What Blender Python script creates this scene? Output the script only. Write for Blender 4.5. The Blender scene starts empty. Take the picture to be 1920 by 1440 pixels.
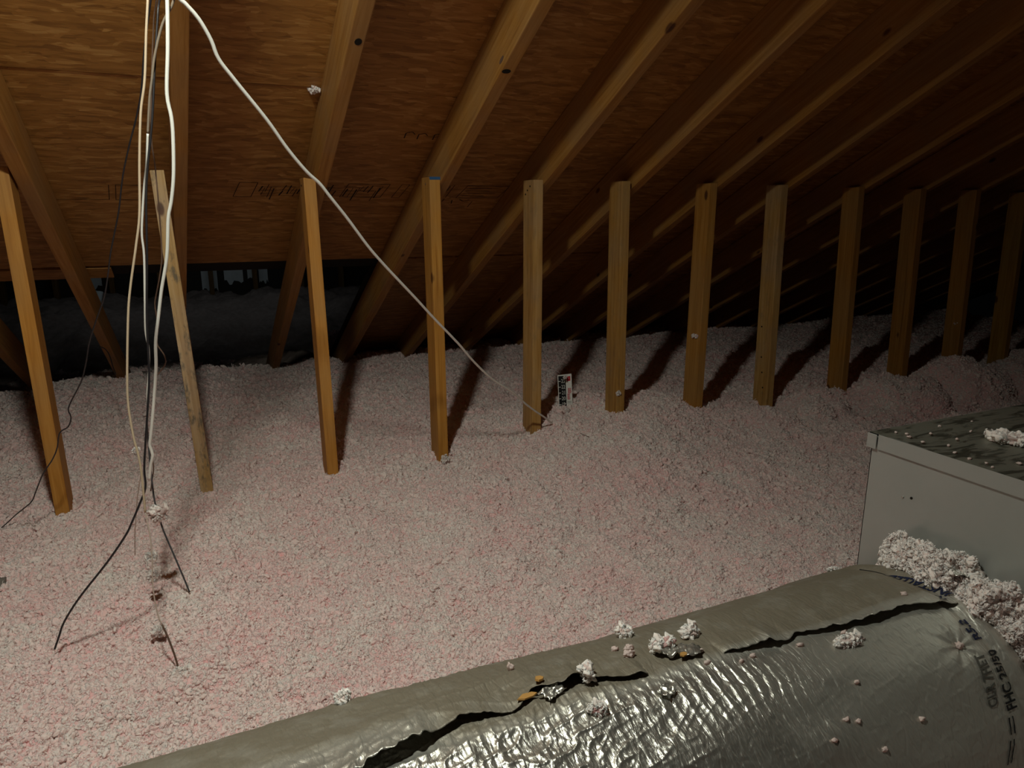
import bpy, bmesh, math, random
import numpy as np
from mathutils import Vector, Matrix, noise as mnoise

rng = random.Random(7)
nrg = np.random.default_rng(11)
C = bpy.context.scene.collection
SC = bpy.context.scene
H = 1.39                                   # eye height above the attic floor

# ------------------------------------------------------------------ camera
cam_d = bpy.data.cameras.new('camera')
cam = bpy.data.objects.new('camera', cam_d)
C.objects.link(cam)
cam_d.sensor_width = 36.0
cam_d.lens = 1332.71 / 1920 * 36.0
cam_d.clip_start = 0.01
RX = Vector((0.911608, -0.411059, -0.001349))
DN = Vector((-0.098504, -0.215264, -0.971575))
FW = Vector((0.399084, 0.885828, -0.236727))
cam.matrix_world = Matrix(((RX.x, -DN.x, -FW.x, 0), (RX.y, -DN.y, -FW.y, 0), (RX.z, -DN.z, -FW.z, H), (0, 0, 0, 1)))
SC.camera = cam

# ------------------------------------------------------------------ world, exposure
w = bpy.data.worlds.new('attic_dark')
SC.world = w
w.use_nodes = True
w.node_tree.nodes['Background'].inputs[0].default_value = (0.9, 0.95, 1.0, 1)
w.node_tree.nodes['Background'].inputs[1].default_value = 0.0006
SC.view_settings.view_transform = 'Standard'
SC.view_settings.look = 'None'
SC.view_settings.exposure = 0.0
SC.view_settings.gamma = 1.0
SC.view_settings.use_curve_mapping = False
SC.cycles.max_bounces = 7
SC.cycles.diffuse_bounces = 5
SC.cycles.glossy_bounces = 3
SC.cycles.use_denoising = True
SC.cycles.use_adaptive_sampling = True
SC.cycles.adaptive_threshold = 0.03
SC.cycles.sample_clamp_indirect = 4.0

# ------------------------------------------------------------------ the attic lamp: a clamp lamp with a reflector hung under the second rafter, above the frame
LAMP = Vector((-0.07, 0.716, 0.80 + H))
LAMP_AIM = Vector((-0.22, 1.02, -1.75)).normalized()
ld = bpy.data.lights.new('bulb_light', 'SPOT')
ld.energy = 62.0
ld.spot_size = math.pi
ld.spot_blend = 1.0
ld.shadow_soft_size = 0.045
ld.color = (0.975, 1.0, 0.865)
lo = bpy.data.objects.new('bulb_light', ld)
lo.location = LAMP
lo.rotation_euler = LAMP_AIM.to_track_quat('-Z', 'Y').to_euler()
C.objects.link(lo)
# added weak fill light, well behind the viewer, to lift the dark shadows
hd = bpy.data.lights.new('rear_fill', 'AREA')
hd.shape = 'SQUARE'; hd.size = 0.9; hd.energy = 7.0; hd.color = (1.0, 0.92, 0.82)
ho = bpy.data.objects.new('rear_fill', hd)
ho.location = (1.1, -1.3, 0.30)
ho.rotation_euler = (math.radians(180 - 32), 0, 0)
C.objects.link(ho)
# added dim cool fill, out of view, that brightens the porch attic beyond
sd = bpy.data.lights.new('far_gap_fill', 'AREA')
sd.shape = 'RECTANGLE'; sd.size = 2.0; sd.size_y = 0.2; sd.energy = 0.5; sd.color = (0.82, 0.95, 1.0)
so_ = bpy.data.objects.new('far_gap_fill', sd)
so_.location = (0.1, 5.9, H - 0.02)
so_.rotation_euler = (math.radians(62), 0, 0)
C.objects.link(so_)

# ------------------------------------------------------------------ helpers
def tag(o, label=None, cat=None, group=None, kind=None):
    if label: o['label'] = label
    if cat: o['category'] = cat
    if group: o['group'] = group
    if kind: o['kind'] = kind
    return o

def link(name, me, mat=None, parent=None):
    o = bpy.data.objects.new(name, me)
    C.objects.link(o)
    if mat is not None and me is not None and not me.materials: me.materials.append(mat)
    if parent is not None: o.parent = parent
    return o

def empty(name, loc=(0, 0, 0)):
    o = bpy.data.objects.new(name, None)
    o.location = loc
    C.objects.link(o)
    return o

def mesh_from(name, verts, faces, smooth=False):
    me = bpy.data.meshes.new(name)
    if isinstance(verts, np.ndarray):
        faces = np.asarray(faces, dtype=np.int32)
        n, k = faces.shape
        me.vertices.add(len(verts)); me.vertices.foreach_set('co', verts.astype(np.float32).ravel())
        me.loops.add(n * k); me.loops.foreach_set('vertex_index', faces.ravel())
        me.polygons.add(n); me.polygons.foreach_set('loop_start', np.arange(0, n * k, k, dtype=np.int32))
        me.update(calc_edges=True); me.validate()
    else:
        me.from_pydata(verts, [], faces); me.update()
    if smooth: me.polygons.foreach_set('use_smooth', np.ones(len(me.polygons), dtype=bool))
    return me

def bm_mesh(name, bm, smooth=False):
    me = bpy.data.meshes.new(name)
    bm.normal_update(); bm.to_mesh(me); bm.free()
    if smooth: me.polygons.foreach_set('use_smooth', np.ones(len(me.polygons), dtype=bool))
    return me

def box_bm(lo_, hi_, bevel=0.0, bm=None):
    bm2 = bmesh.new()
    x0, y0, z0 = lo_; x1, y1, z1 = hi_
    v = [bm2.verts.new(p) for p in ((x0,y0,z0),(x1,y0,z0),(x1,y1,z0),(x0,y1,z0),(x0,y0,z1),(x1,y0,z1),(x1,y1,z1),(x0,y1,z1))]
    for f in ((3,2,1,0),(4,5,6,7),(0,1,5,4),(1,2,6,5),(2,3,7,6),(3,0,4,7)): bm2.faces.new([v[i] for i in f])
    if bevel: bmesh.ops.bevel(bm2, geom=list(bm2.edges), offset=bevel, segments=2, affect='EDGES', profile=0.6)
    if bm is None: return bm2
    me = bpy.data.meshes.new('t'); bm2.to_mesh(me); bm2.free(); bm.from_mesh(me); bpy.data.meshes.remove(me)
    return bm

def box_mesh(name, lo_, hi_, bevel=0.0): return bm_mesh(name, box_bm(lo_, hi_, bevel))

def grid_faces(nu, nv):
    i = np.arange(nu - 1)[:, None] * nv + np.arange(nv - 1)[None, :]
    i = i.ravel()
    return np.stack([i, i + nv, i + nv + 1, i + 1], -1)

_perm = nrg.random((256, 256))
def vnoise(x, y, seed=0):                  # smooth lattice noise in -1..1
    x = np.asarray(x, float) + seed * 17.13; y = np.asarray(y, float) + seed * 9.71
    xi = np.floor(x).astype(int); yi = np.floor(y).astype(int)
    fx = x - xi; fy = y - yi
    fx = fx*fx*fx*(fx*(fx*6-15)+10); fy = fy*fy*fy*(fy*(fy*6-15)+10)
    a = _perm[xi & 255, yi & 255]; b = _perm[(xi+1) & 255, yi & 255]
    c = _perm[xi & 255, (yi+1) & 255]; d = _perm[(xi+1) & 255, (yi+1) & 255]
    return ((a*(1-fx)+b*fx)*(1-fy) + (c*(1-fx)+d*fx)*fy) * 2 - 1

_cj = nrg.random((3, 256, 256))
def nodules(x, y, cell, seed=0):           # rounded lumps on a jittered grid: height 0..1 and a random tone per lump
    x = np.asarray(x, float)/cell + seed*31.7; y = np.asarray(y, float)/cell + seed*12.9
    xi = np.floor(x).astype(int); yi = np.floor(y).astype(int)
    best = np.full(x.shape, -1.0); tone = np.zeros(x.shape)
    for a in (-1, 0, 1):
        for b in (-1, 0, 1):
            ci = (xi + a) & 255; cj = (yi + b) & 255
            px = xi + a + _cj[0, ci, cj]; py = yi + b + _cj[1, ci, cj]; k = _cj[2, ci, cj]
            r = 0.55 + 0.45*k
            hh = (0.35 + 0.65*k)*np.clip(1 - ((x-px)**2 + (y-py)**2)/(r*r), 0, 1)**0.85
            m = hh > best
            best = np.where(m, hh, best); tone = np.where(m, (k*7.31) % 1.0, tone)
    return best, tone

def sstep(a, b, x):
    t = np.clip((np.asarray(x, float) - a) / (b - a), 0, 1)
    return t*t*(3-2*t)

# ------------------------------------------------------------------ materials
class NT:
    def __init__(s, name):
        s.m = bpy.data.materials.new(name); s.m.use_nodes = True
        s.t = s.m.node_tree; s.b = s.t.nodes['Principled BSDF']; s.n = s.t.nodes
    def __call__(s, typ, ins=None, **kw):
        n = s.n.new(typ)
        for k, v in kw.items(): setattr(n, k, v)
        for k, v in (ins or {}).items(): s.put(n, k, v)
        return n
    def put(s, n, k, v):
        if hasattr(v, 'outputs'): s.t.links.new(v.outputs[0], n.inputs[k])
        elif hasattr(v, 'is_output'): s.t.links.new(v, n.inputs[k])
        else: n.inputs[k].default_value = v
    def ramp(s, fac, stops):
        r = s.n.new('ShaderNodeValToRGB'); e = r.color_ramp.elements
        while len(e) < len(stops): e.new(0.5)
        for q, (p, c) in zip(e, stops): q.position = p; q.color = (*c, 1) if len(c) == 3 else c
        s.put(r, 0, fac); return r
    def mix(s, fac, a, b, mode='MIX'):
        n = s.n.new('ShaderNodeMix'); n.data_type = 'RGBA'; n.blend_type = mode
        s.put(n, 0, fac); s.put(n, 6, a); s.put(n, 7, b)
        return n.outputs[2]
    def math(s, op, a, b=0.0, clamp=False):
        n = s.n.new('ShaderNodeMath'); n.operation = op; n.use_clamp = clamp
        s.put(n, 0, a); s.put(n, 1, b); return n.outputs[0]
    def coord(s, kind='Object', scale=(1, 1, 1), rot=(0, 0, 0), offset=None):
        tc = s.n.new('ShaderNodeTexCoord'); mp = s.n.new('ShaderNodeMapping')
        s.t.links.new(tc.outputs[kind], mp.inputs[0]); mp.inputs['Scale'].default_value = scale; mp.inputs['Rotation'].default_value = rot
        if offset is not None: s.put(mp, 'Location', offset)
        return mp
    def bump(s, h, strength=0.4, dist=0.002):
        n = s.n.new('ShaderNodeBump'); n.inputs['Strength'].default_value = strength; n.inputs['Distance'].default_value = dist
        s.put(n, 'Height', h); s.t.links.new(n.outputs[0], s.b.inputs['Normal']); return n
    def noise(s, vec, scale, detail=4, rough=0.55, dist=0.0):
        n = s.n.new('ShaderNodeTexNoise'); s.put(n, 'Vector', vec); n.inputs['Scale'].default_value = scale
        n.inputs['Detail'].default_value = detail; n.inputs['Roughness'].default_value = rough; n.inputs['Distortion'].default_value = dist
        return n
    def voro(s, vec, scale, feature='F1', rnd=1.0):
        n = s.n.new('ShaderNodeTexVoronoi'); n.feature = feature; s.put(n, 'Vector', vec); n.inputs['Scale'].default_value = scale
        n.inputs['Randomness'].default_value = rnd
        return n
    def base(s, c, rough=0.7, metal=0.0, spec=0.3):
        s.put(s.b, 'Base Color', c if not isinstance(c, tuple) else (*c, 1)); s.put(s.b, 'Roughness', rough); s.put(s.b, 'Metallic', metal)
        s.put(s.b, 'Specular IOR Level', spec); return s.m

def plain(name, c, rough=0.7, metal=0.0, spec=0.3, var=0.12, scale=60):
    n = NT(name); v = n.coord()
    ns = n.noise(v, scale, 3)
    col = n.mix(n.math('MULTIPLY', ns.outputs[0], 1.0), (*[k*(1-var) for k in c], 1), (*[min(1, k*(1+var)) for k in c], 1))
    return n.base(col, rough, metal, spec)

def lumber_mat():
    # long grain along local Z; per-piece tint from the object colour
    n = NT('pine_lumber')
    oi = n('ShaderNodeObjectInfo')
    rnd = n.math('MULTIPLY', oi.outputs['Random'], 37.0)
    cmb = n('ShaderNodeCombineXYZ', {0: rnd, 1: rnd, 2: rnd})
    v = n.coord('Object', (1, 1, 0.045), offset=cmb)
    v2 = n.coord('Object', (1, 1, 1), offset=cmb)
    g1 = n.noise(v, 75, 5, 0.6, 0.6)
    g2 = n.noise(v, 330, 3, 0.6)
    big = n.noise(v2, 5.0, 3, 0.5)
    col = n.ramp(g1, [(0.30, (0.36, 0.165, 0.030)), (0.5, (0.50, 0.26, 0.060)), (0.70, (0.60, 0.345, 0.105))])
    col = n.mix(n.math('MULTIPLY', g2.outputs[0], 0.35), col.outputs[0], (0.28, 0.135, 0.035, 1))
    col = n.mix(n.ramp(big, [(0.42, (0, 0, 0)), (0.62, (0.4, 0.4, 0.4))]), col, (0.36, 0.24, 0.12, 1))
    # knots
    kv = n.coord('Object', (1, 1, 0.5), offset=cmb)
    k = n.voro(kv, 7.0)
    kd = n.ramp(k.outputs['Distance'], [(0.0, (1, 1, 1)), (0.055, (0.9, 0.9, 0.9)), (0.085, (0, 0, 0))])
    col = n.mix(kd.outputs[0], col, (0.10, 0.04, 0.015, 1))
    tint = n.mix(1.0, col, oi.outputs['Color'], 'MULTIPLY')
    # mildew, strength in object alpha
    md = n.ramp(n.noise(n.coord('Object', (1, 1, 0.4), offset=cmb), 38, 5, 0.65), [(0.54, (0, 0, 0)), (0.66, (1, 1, 1))])
    tint = n.mix(n.math('MULTIPLY', md.outputs[0], n.math('SUBTRACT', 1.0, oi.outputs['Alpha'])), tint, (0.09, 0.09, 0.075, 1))
    n.bump(g1.outputs[0], 0.25, 0.0012)
    return n.base(tint, 0.62, 0, 0.25)

def osb_mat():
    n = NT('strand_board')
    oi = n('ShaderNodeObjectInfo')
    rnd = n.math('MULTIPLY', oi.outputs['Random'], 19.0)
    cmb = n('ShaderNodeCombineXYZ', {0: rnd, 1: rnd, 2: 0.0})
    warp = n.noise(n.coord('Object', (1, 1, 1), offset=cmb), 5, 3, 0.6)
    def strands(scl, sx, sy, k, rot):
        mp = n.coord('Object', (sx, sy, 1), (0, 0, rot), cmb)
        add = n('ShaderNodeVectorMath', operation='MULTIPLY_ADD')
        n.put(add, 0, warp.outputs['Color']); add.inputs[1].default_value = (k, k, 0); n.put(add, 2, mp)
        return n.voro(add, scl)
    a = strands(1.0, 15, 62, 2.6, 0.16)
    b = strands(1.0, 24, 120, 3.4, -0.20)
    ca = n('ShaderNodeSeparateColor', {0: a.outputs['Color']}); cb = n('ShaderNodeSeparateColor', {0: b.outputs['Color']})
    f = n.math('ADD', n.math('MULTIPLY', ca.outputs[0], 0.55), n.math('MULTIPLY', cb.outputs[1], 0.45))
    fib = n.noise(n.coord('Object', (12, 160, 1), offset=cmb), 1.0, 4, 0.65, 0.3)
    f = n.math('ADD', n.math('MULTIPLY', f, 0.75), n.math('MULTIPLY', fib.outputs[0], 0.32))
    col = n.ramp(f, [(0.10, (0.19, 0.080, 0.015)), (0.42, (0.31, 0.140, 0.028)), (0.66, (0.39, 0.185, 0.042)), (0.92, (0.52, 0.29, 0.085))])
    gaps = n.ramp(n.noise(n.coord('Object', (14, 70, 1), offset=cmb), 1.6, 3, 0.7, 0.8), [(0.25, (0.8, 0.8, 0.8)), (0.31, (0, 0, 0))])
    col = n.mix(gaps.outputs[0], col.outputs[0], (0.05, 0.018, 0.006, 1))
    h = n.math('ADD', f, n.math('MULTIPLY', gaps.outputs[0], -0.8))
    n.bump(h, 0.75, 0.0022)
    return n.base(col, 0.55, 0, 0.35)

def wool_mat(name, pink=1.0, inst=False, sss=True):
    n = NT(name)
    geo = n('ShaderNodeNewGeometry')
    big = n.noise(geo.outputs['Position'], 4.5, 4, 0.62, 0.4)
    mid = n.noise(geo.outputs['Position'], 75.0, 4, 0.65)
    fac = n.math('ADD', n.math('MULTIPLY', big.outputs[0], 0.60), n.math('MULTIPLY', mid.outputs[0], 0.40))
    if inst:
        oi = n('ShaderNodeObjectInfo')
        fac = n.math('ADD', fac, n.math('MULTIPLY', oi.outputs['Random'], 0.15))
    else:
        at = n('ShaderNodeAttribute', attribute_name='tone')
        fac = n.math('ADD', fac, n.math('MULTIPLY', n.math('SUBTRACT', at.outputs['Fac'], 0.5), 0.16))
    white = (0.90, 0.825, 0.775)
    mixc = lambda c: tuple(p*(1-pink)+q*pink for p, q in zip(white, c))
    stops = [(0.36, mixc((0.92, 0.60, 0.59))), (0.50, mixc((0.91, 0.67, 0.65))), (0.63, mixc((0.895, 0.74, 0.705))), (0.80, white)] if inst else [(0.30, mixc((0.90, 0.50, 0.50))), (0.46, mixc((0.89, 0.58, 0.57))), (0.66, mixc((0.88, 0.66, 0.63)))]
    col = n.ramp(fac, stops)
    n.base(col.outputs[0], 0.9, 0, 0.1)
    if sss:
        n.b.subsurface_method = 'RANDOM_WALK'
        n.put(n.b, 'Subsurface Weight', 1.0); n.b.inputs['Subsurface Radius'].default_value = (1.0, 0.90, 0.88); n.put(n.b, 'Subsurface Scale', 0.0022 if inst else 0.005)
    else:
        tl = n('ShaderNodeBsdfTranslucent'); n.put(tl, 0, n.mix(1.0, col.outputs[0], (*mixc((1.0, 0.80, 0.80)), 1), 'MULTIPLY'))
        mx = n('ShaderNodeMixShader'); mx.inputs[0].default_value = 0.35
        n.t.links.new(n.b.outputs[0], mx.inputs[1]); n.t.links.new(tl.outputs[0], mx.inputs[2]); n.t.links.new(mx.outputs[0], n.n['Material Output'].inputs[0])
    return n.m

def foil_mat():
    n = NT('duct_foil')
    v = n.coord('Object')
    at = n('ShaderNodeAttribute', attribute_name='dust')
    fine = n.noise(n.coord('Object', (1.6, 0.5, 0.5)), 190, 4, 0.6, 0.4)
    cr = n.voro(n.coord('Object', (1.0, 0.45, 0.45)), 75, 'DISTANCE_TO_EDGE')
    cre = n.ramp(cr.outputs[0], [(0.0, (0, 0, 0)), (0.12, (1, 1, 1))])
    blot = n.noise(v, 26, 4, 0.6)
    dust = n.math('MULTIPLY', at.outputs['Fac'], n.math('ADD', n.math('MULTIPLY', blot.outputs[0], 0.9), 0.55), clamp=True)
    col = n.mix(dust, (0.72, 0.715, 0.66, 1), (0.215, 0.188, 0.142, 1))
    n.put(n.b, 'Roughness', n.math('ADD', n.math('MULTIPLY', dust, 0.26), 0.31))
    n.put(n.b, 'Base Color', col)
    n.put(n.b, 'Metallic', n.math('SUBTRACT', 0.97, n.math('MULTIPLY', dust, 0.72)))
    hh = n.math('ADD', fine.outputs[0], n.math('MULTIPLY', cre.outputs[0], 0.35))
    n.bump(hh, 0.55, 0.0016)
    return n.m

def steel_mat(name, c=(0.49, 0.51, 0.49), rough=0.40, smear=0.0, metal=0.62):
    n = NT(name)
    v = n.coord('Object')
    a = n.noise(v, 9, 5, 0.6)
    b = n.noise(n.coord('Object', (1, 4, 1), (0, 0, 0.7)), 14, 4, 0.6, 1.2)
    col = n.mix(n.math('MULTIPLY', a.outputs[0], 0.5), (*c, 1), (*[k*0.72 for k in c], 1))
    rg = n.math('ADD', n.math('MULTIPLY', a.outputs[0], 0.18), rough)
    if smear:
        s = n.ramp(b, [(0.50, (0, 0, 0)), (0.60, (1, 1, 1))])
        col = n.mix(n.math('MULTIPLY', s.outputs[0], smear), col, (0.035, 0.033, 0.022, 1))
    n.base(col, rg, metal, 0.4)
    n.bump(a.outputs[0], 0.06, 0.004)
    return n.m

M = dict(
    lumber=lumber_mat(), osb=osb_mat(),
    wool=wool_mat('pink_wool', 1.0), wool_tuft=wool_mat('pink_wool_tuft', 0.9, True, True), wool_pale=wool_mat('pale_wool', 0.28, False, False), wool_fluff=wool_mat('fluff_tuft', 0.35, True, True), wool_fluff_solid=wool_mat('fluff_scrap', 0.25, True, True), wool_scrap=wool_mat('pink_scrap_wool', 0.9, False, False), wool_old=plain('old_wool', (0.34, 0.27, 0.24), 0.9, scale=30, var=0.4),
    foil=foil_mat(), steel=steel_mat('galvanized_steel'), steel_top=steel_mat('scuffed_steel', (0.30, 0.30, 0.25), 0.40, 0.75),
    ink=plain('black_ink', (0.012, 0.012, 0.013), 0.7), ink_faint=plain('faded_ink', (0.075, 0.072, 0.062), 0.7), ink_blue=plain('navy_ink', (0.010, 0.016, 0.05), 0.6), stamp=plain('stamp_ink', (0.022, 0.010, 0.004), 0.8),
    felt=plain('underlay', (0.02, 0.018, 0.016), 0.9), gyp=plain('gypsum_back', (0.45, 0.40, 0.34), 0.9),
    white=plain('white_card', (0.78, 0.78, 0.74), 0.5), black=plain('black_print', (0.006, 0.006, 0.007), 0.5), red=plain('red_print', (0.50, 0.02, 0.035), 0.5), pinkred=plain('faded_red_print', (0.60, 0.16, 0.17), 0.5),
    cable_white=plain('white_cable', (0.82, 0.82, 0.76), 0.38, 0, 0.5, 0.05), cable_dull=plain('dull_cable', (0.26, 0.21, 0.16), 0.5), cable_tan=plain('tan_cable', (0.50, 0.39, 0.27), 0.45, 0, 0.4, 0.1), cable_brown=plain('brown_cable', (0.14, 0.085, 0.06), 0.5), cable_black=plain('black_cable', (0.016, 0.014, 0.016), 0.4, 0, 0.5), cable_grey=plain('grey_cable', (0.075, 0.075, 0.08), 0.45), cable_pale=plain('pale_cable', (0.55, 0.45, 0.38), 0.5),
    blue=plain('blue_paint', (0.03, 0.09, 0.20), 0.5), nail=plain('nail_steel', (0.45, 0.43, 0.40), 0.35, 0.9), hole=plain('dark_hole', (0.012, 0.009, 0.006), 0.9),
    chip=plain('wood_chip', (0.50, 0.27, 0.08), 0.7), grey=plain('grey_wrap', (0.20, 0.18, 0.155), 0.8, scale=40, var=0.5), siding=plain('dark_boards', (0.05, 0.042, 0.034), 0.9), sheet=plain('white_sheathing', (0.74, 0.78, 0.78), 0.6, scale=14, var=0.15), ceramic=plain('white_ceramic', (0.8, 0.8, 0.76), 0.25),
)
# ------------------------------------------------------------------ measured layout (metres, z from the eye, shifted up by H)
ROW_Y, POST_TOP, SLOPE, RAF_Z = 2.39517, 0.1096, 0.51177, 0.09387
CS = math.sqrt(1 + SLOPE*SLOPE)
STUD = 0.4064
POST_X = [-0.432, -0.032, 0.378, 0.788, 1.174, 1.551, 1.963, 2.361, 2.829, 3.237, 3.640, 4.026]
def roof(x, s, off):                       # a point at slope distance s from the post line, off above the rafter undersides
    return Vector((x, ROW_Y + s/CS + off*SLOPE/CS, RAF_Z - s*SLOPE/CS + off/CS + H))
RAFTER_DEPTH, RAFTER_W = 0.14, 0.040

def wool_h(x, y, fine=True):               # height of the blown insulation (z from the eye)
    x = np.asarray(x, float); y = np.asarray(y, float)
    h = np.full(np.broadcast(x, y).shape, -0.925)
    def bump(cx, cy, rx, ry, a): return a*np.exp(-((x-cx)/rx)**2 - ((y-cy)/ry)**2)
    h = h + bump(1.50, 2.55, 0.45, 0.42, 0.095) + bump(1.95, 2.50, 0.30, 0.30, 0.045)
    wx = x + 0.06*vnoise(x*6, y*6, 11); wy = y + 0.05*vnoise(x*6, y*6, 12)
    def mound(cx, cy, r, a): return a*np.clip(1 - ((wx-cx)**2 + (wy-cy)**2)/(r*r), 0, 1)**0.8
    h = h + mound(2.52, 2.27, 0.15, 0.07) + mound(3.05, 2.22, 0.20, 0.10) + mound(3.50, 2.22, 0.25, 0.16) + mound(3.86, 2.20, 0.17, 0.11) + mound(4.25, 2.2, 0.30, 0.14) + mound(2.2, 2.22, 0.13, 0.04)
    h = h + bump(2.9, 1.75, 0.6, 0.18, 0.05) + bump(3.9, 1.55, 0.7, 0.22, 0.11) + bump(3.6, 2.9, 1.6, 0.7, 0.05)
    h = h + bump(0.55, 2.45, 0.18, 0.14, 0.03) + bump(1.27, 2.44, 0.07, 0.07, 0.02) + bump(-0.1, 1.6, 0.25, 0.16, 0.025) + bump(0.2, 2.2, 0.4, 0.3, 0.02)
    h = h - bump(2.40, 2.33, 0.09, 0.09, 0.055) - bump(0.79, 2.36, 0.05, 0.05, 0.012) - bump(1.43, 2.57, 0.09, 0.09, 0.022)
    h = h + 0.024*vnoise(x*2.1, y*2.1, 1) + 0.013*vnoise(x*5.5, y*5.5, 2)
    if fine:
        qx = x + 0.006*vnoise(x*60, y*60, 23); qy = y + 0.006*vnoise(x*60, y*60, 24)
        n1, _ = nodules(qx, qy, 0.028, 1); n2, tone = nodules(qx, qy, 0.0105, 2)
        h = h + 0.016*(0.5-np.abs(vnoise(x*9, y*9, 3))) + 0.010*vnoise(x*24, y*24, 4) + 0.011*n1 + 0.0058*n2 + 0.0026*(0.5-np.abs(vnoise(x*150, y*150, 5))) + 0.0014*vnoise(x*330, y*330, 6)
        n3, _ = nodules(qx + 0.02*vnoise(x*12, y*12, 27), qy, 0.085, 4); h = h + 0.034*n3*sstep(1.9, 2.6, x)*sstep(2.7, 2.4, y)
        wool_h.tone = tone
    # the blanket drops away past the wall line on the left
    drop = sstep(4.45, 4.75, y + 0.07*vnoise(x*4, y*4, 8)) * (1 - sstep(0.75, 1.0, x))
    return h - 0.17*drop

# ------------------------------------------------------------------ floor (hidden under the wool)
tag(link('floor', box_mesh('floor', (-2.2, -1.7, -0.013), (7.0, 7.2, 0.0)), M['gyp']), kind='structure')

# ------------------------------------------------------------------ roof deck: strand-board sheets on dark underlay
ceil_me = mesh_from('ceiling', [roof(-2.4, -4.6, 0.160), roof(7.2, -4.6, 0.160), roof(7.2, 2.75, 0.160), roof(0.80, 2.75, 0.160), roof(0.80, 1.08, 0.160), roof(-2.4, 1.08, 0.160),
                                 roof(-2.4, -4.6, 0.166), roof(7.2, -4.6, 0.166), roof(7.2, 2.75, 0.166), roof(0.80, 2.75, 0.166), roof(0.80, 1.08, 0.166), roof(-2.4, 1.08, 0.166)],
                    [(0,1,2,3,4,5), (11,10,9,8,7,6), (0,6,7,1), (1,7,8,2), (2,8,9,3), (3,9,10,4), (4,10,11,5), (5,11,6,0)])
ceiling = tag(link('ceiling', ceil_me, M['felt']), kind='structure')
def roof_matrix(x, s, off):
    # local X along the row, local Y down the slope, local Z into the attic
    ex = Vector((1, 0, 0)); ey = Vector((0, 1/CS, -SLOPE/CS)); ez = ex.cross(ey)
    m = Matrix((ex, ey, ez)).transposed().to_4x4(); m.translation = roof(x, s, off)
    return m
EZ_SIGN = Vector((1,0,0)).cross(Vector((0, 1/CS, -SLOPE/CS))).z      # +: local Z points up out of the roof
def sheet(x0, x1, s0, s1, name='osb_panel', off=RAFTER_DEPTH, thick=0.0115):
    me = box_mesh(name, (0.0013, 0.0013, 0), (x1-x0-0.0013, s1-s0-0.0013, thick if EZ_SIGN > 0 else -thick), 0.0006)
    o = link(name, me, M['osb'], ceiling); o.matrix_world = roof_matrix(x0, s0, off); return o
RAF_X = {1: -0.392, 2: -0.016, 3: 0.417, 4: 0.832, 5: 1.225, 6: 1.618, 7: 2.020, 8: 2.400, 9: 2.862, 10: 3.275, 11: 3.680, 12: 4.085}
xr = lambda n: RAF_X[n] if n in RAF_X else (POST_X[n-1] if 1 <= n <= 12 else (POST_X[0] - STUD*(1-n) if n < 1 else POST_X[11] + STUD*(n-12))) + 0.019 + RAFTER_W/2
sheets = {}
for (a, b) in ((-4, 3), (3, 9), (9, 15), (15, 19)):
    sheets['A', a] = sheet(xr(a), xr(b), -1.495, -0.274)
    sheet(xr(a), xr(b), -2.72, -1.499); sheet(xr(a), xr(b), -3.94, -2.724)
for (a, b) in ((-4, 1), (1, 7), (7, 13), (13, 19)):
    sheets['B', a] = sheet(xr(a), xr(b), -0.2715, 0.955, off=RAFTER_DEPTH + 0.003)
for (a, b) in ((4, 9), (9, 15), (15, 19)):
    sheet(xr(a), xr(b), 0.960, 2.18); sheet(xr(a), xr(b), 2.184, 2.74)
sheet(-1.90, -0.285, 0.975, 1.075, 'osb_strip', RAFTER_DEPTH + 0.002)

# black printing on the strand board: a stamped strip of frames and bars too faint to read, and two scrawls
def stamp(parent, rects, mat=M['stamp'], name='printed_stamp', lift=0.0009):
    bm = bmesh.new(); mi = parent.matrix_world.inverted()
    zz = -lift if EZ_SIGN > 0 else lift
    for (x0, s0, x1, s1, wd) in rects:
        a = mi @ roof(x0, s0, RAFTER_DEPTH); b = mi @ roof(x1, s1, RAFTER_DEPTH)
        d = Vector((b.x-a.x, b.y-a.y, 0)); n_ = Vector((-d.y, d.x, 0)).normalized()*wd/2
        q = [bm.verts.new((p.x, p.y, zz)) for p in (a-n_, b-n_, b+n_, a+n_)]
        bm.faces.new(q)
    return link(name, bm_mesh(name, bm), mat, parent)
def frame_rects(x0, x1, s0, s1, skew=0.02, wd=0.0025):
    return [(x0+skew, s0, x1+skew, s0, wd), (x1+skew, s0, x1, s1, wd), (x1, s1, x0, s1, wd), (x0, s1, x0+skew, s0, wd)]
r = rng
rs = []
for (x0, x1, kind) in ((0.17, 0.23, 'f'), (0.245, 0.31, 'b'), (0.315, 0.40, 'b'), (0.45, 0.53, 'b'), (0.545, 0.70, 'fb'), (0.745, 0.775, 'f')):
    if 'f' in kind: rs += frame_rects(x0, x1, 0.272, 0.372)
    if 'b' in kind:
        t = x0 + 0.01
        while t < x1 - 0.005:
            a = 0.28 + r.random()*0.05; rs.append((t + 0.012, a, t, a + 0.03 + r.random()*0.055, 0.0018 + r.random()*0.004)); t += 0.007 + r.random()*0.012
for x0, x1 in ((0.26, 0.40), (0.46, 0.53), (0.56, 0.69)):
    for k in range(3): rs.append((x0, 0.30 + k*0.024, x1 - r.random()*0.03, 0.30 + k*0.024, 0.0022))
stamp(sheets['B', 1], rs)
rs = frame_rects(0.87, 0.935, 0.275, 0.372) + frame_rects(1.01, 1.19, 0.275, 0.372) + [(0.96, 0.28, 0.945, 0.37, 0.004), (0.975, 0.27, 0.965, 0.37, 0.0025)]
for k in range(4): rs.append((1.03, 0.295 + k*0.02, 1.17 - r.random()*0.05, 0.295 + k*0.02, 0.0022)); rs.append((0.885, 0.30 + k*0.017, 0.92, 0.30 + k*0.017, 0.002))
stamp(sheets['B', 1], rs)
rs = []
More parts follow.
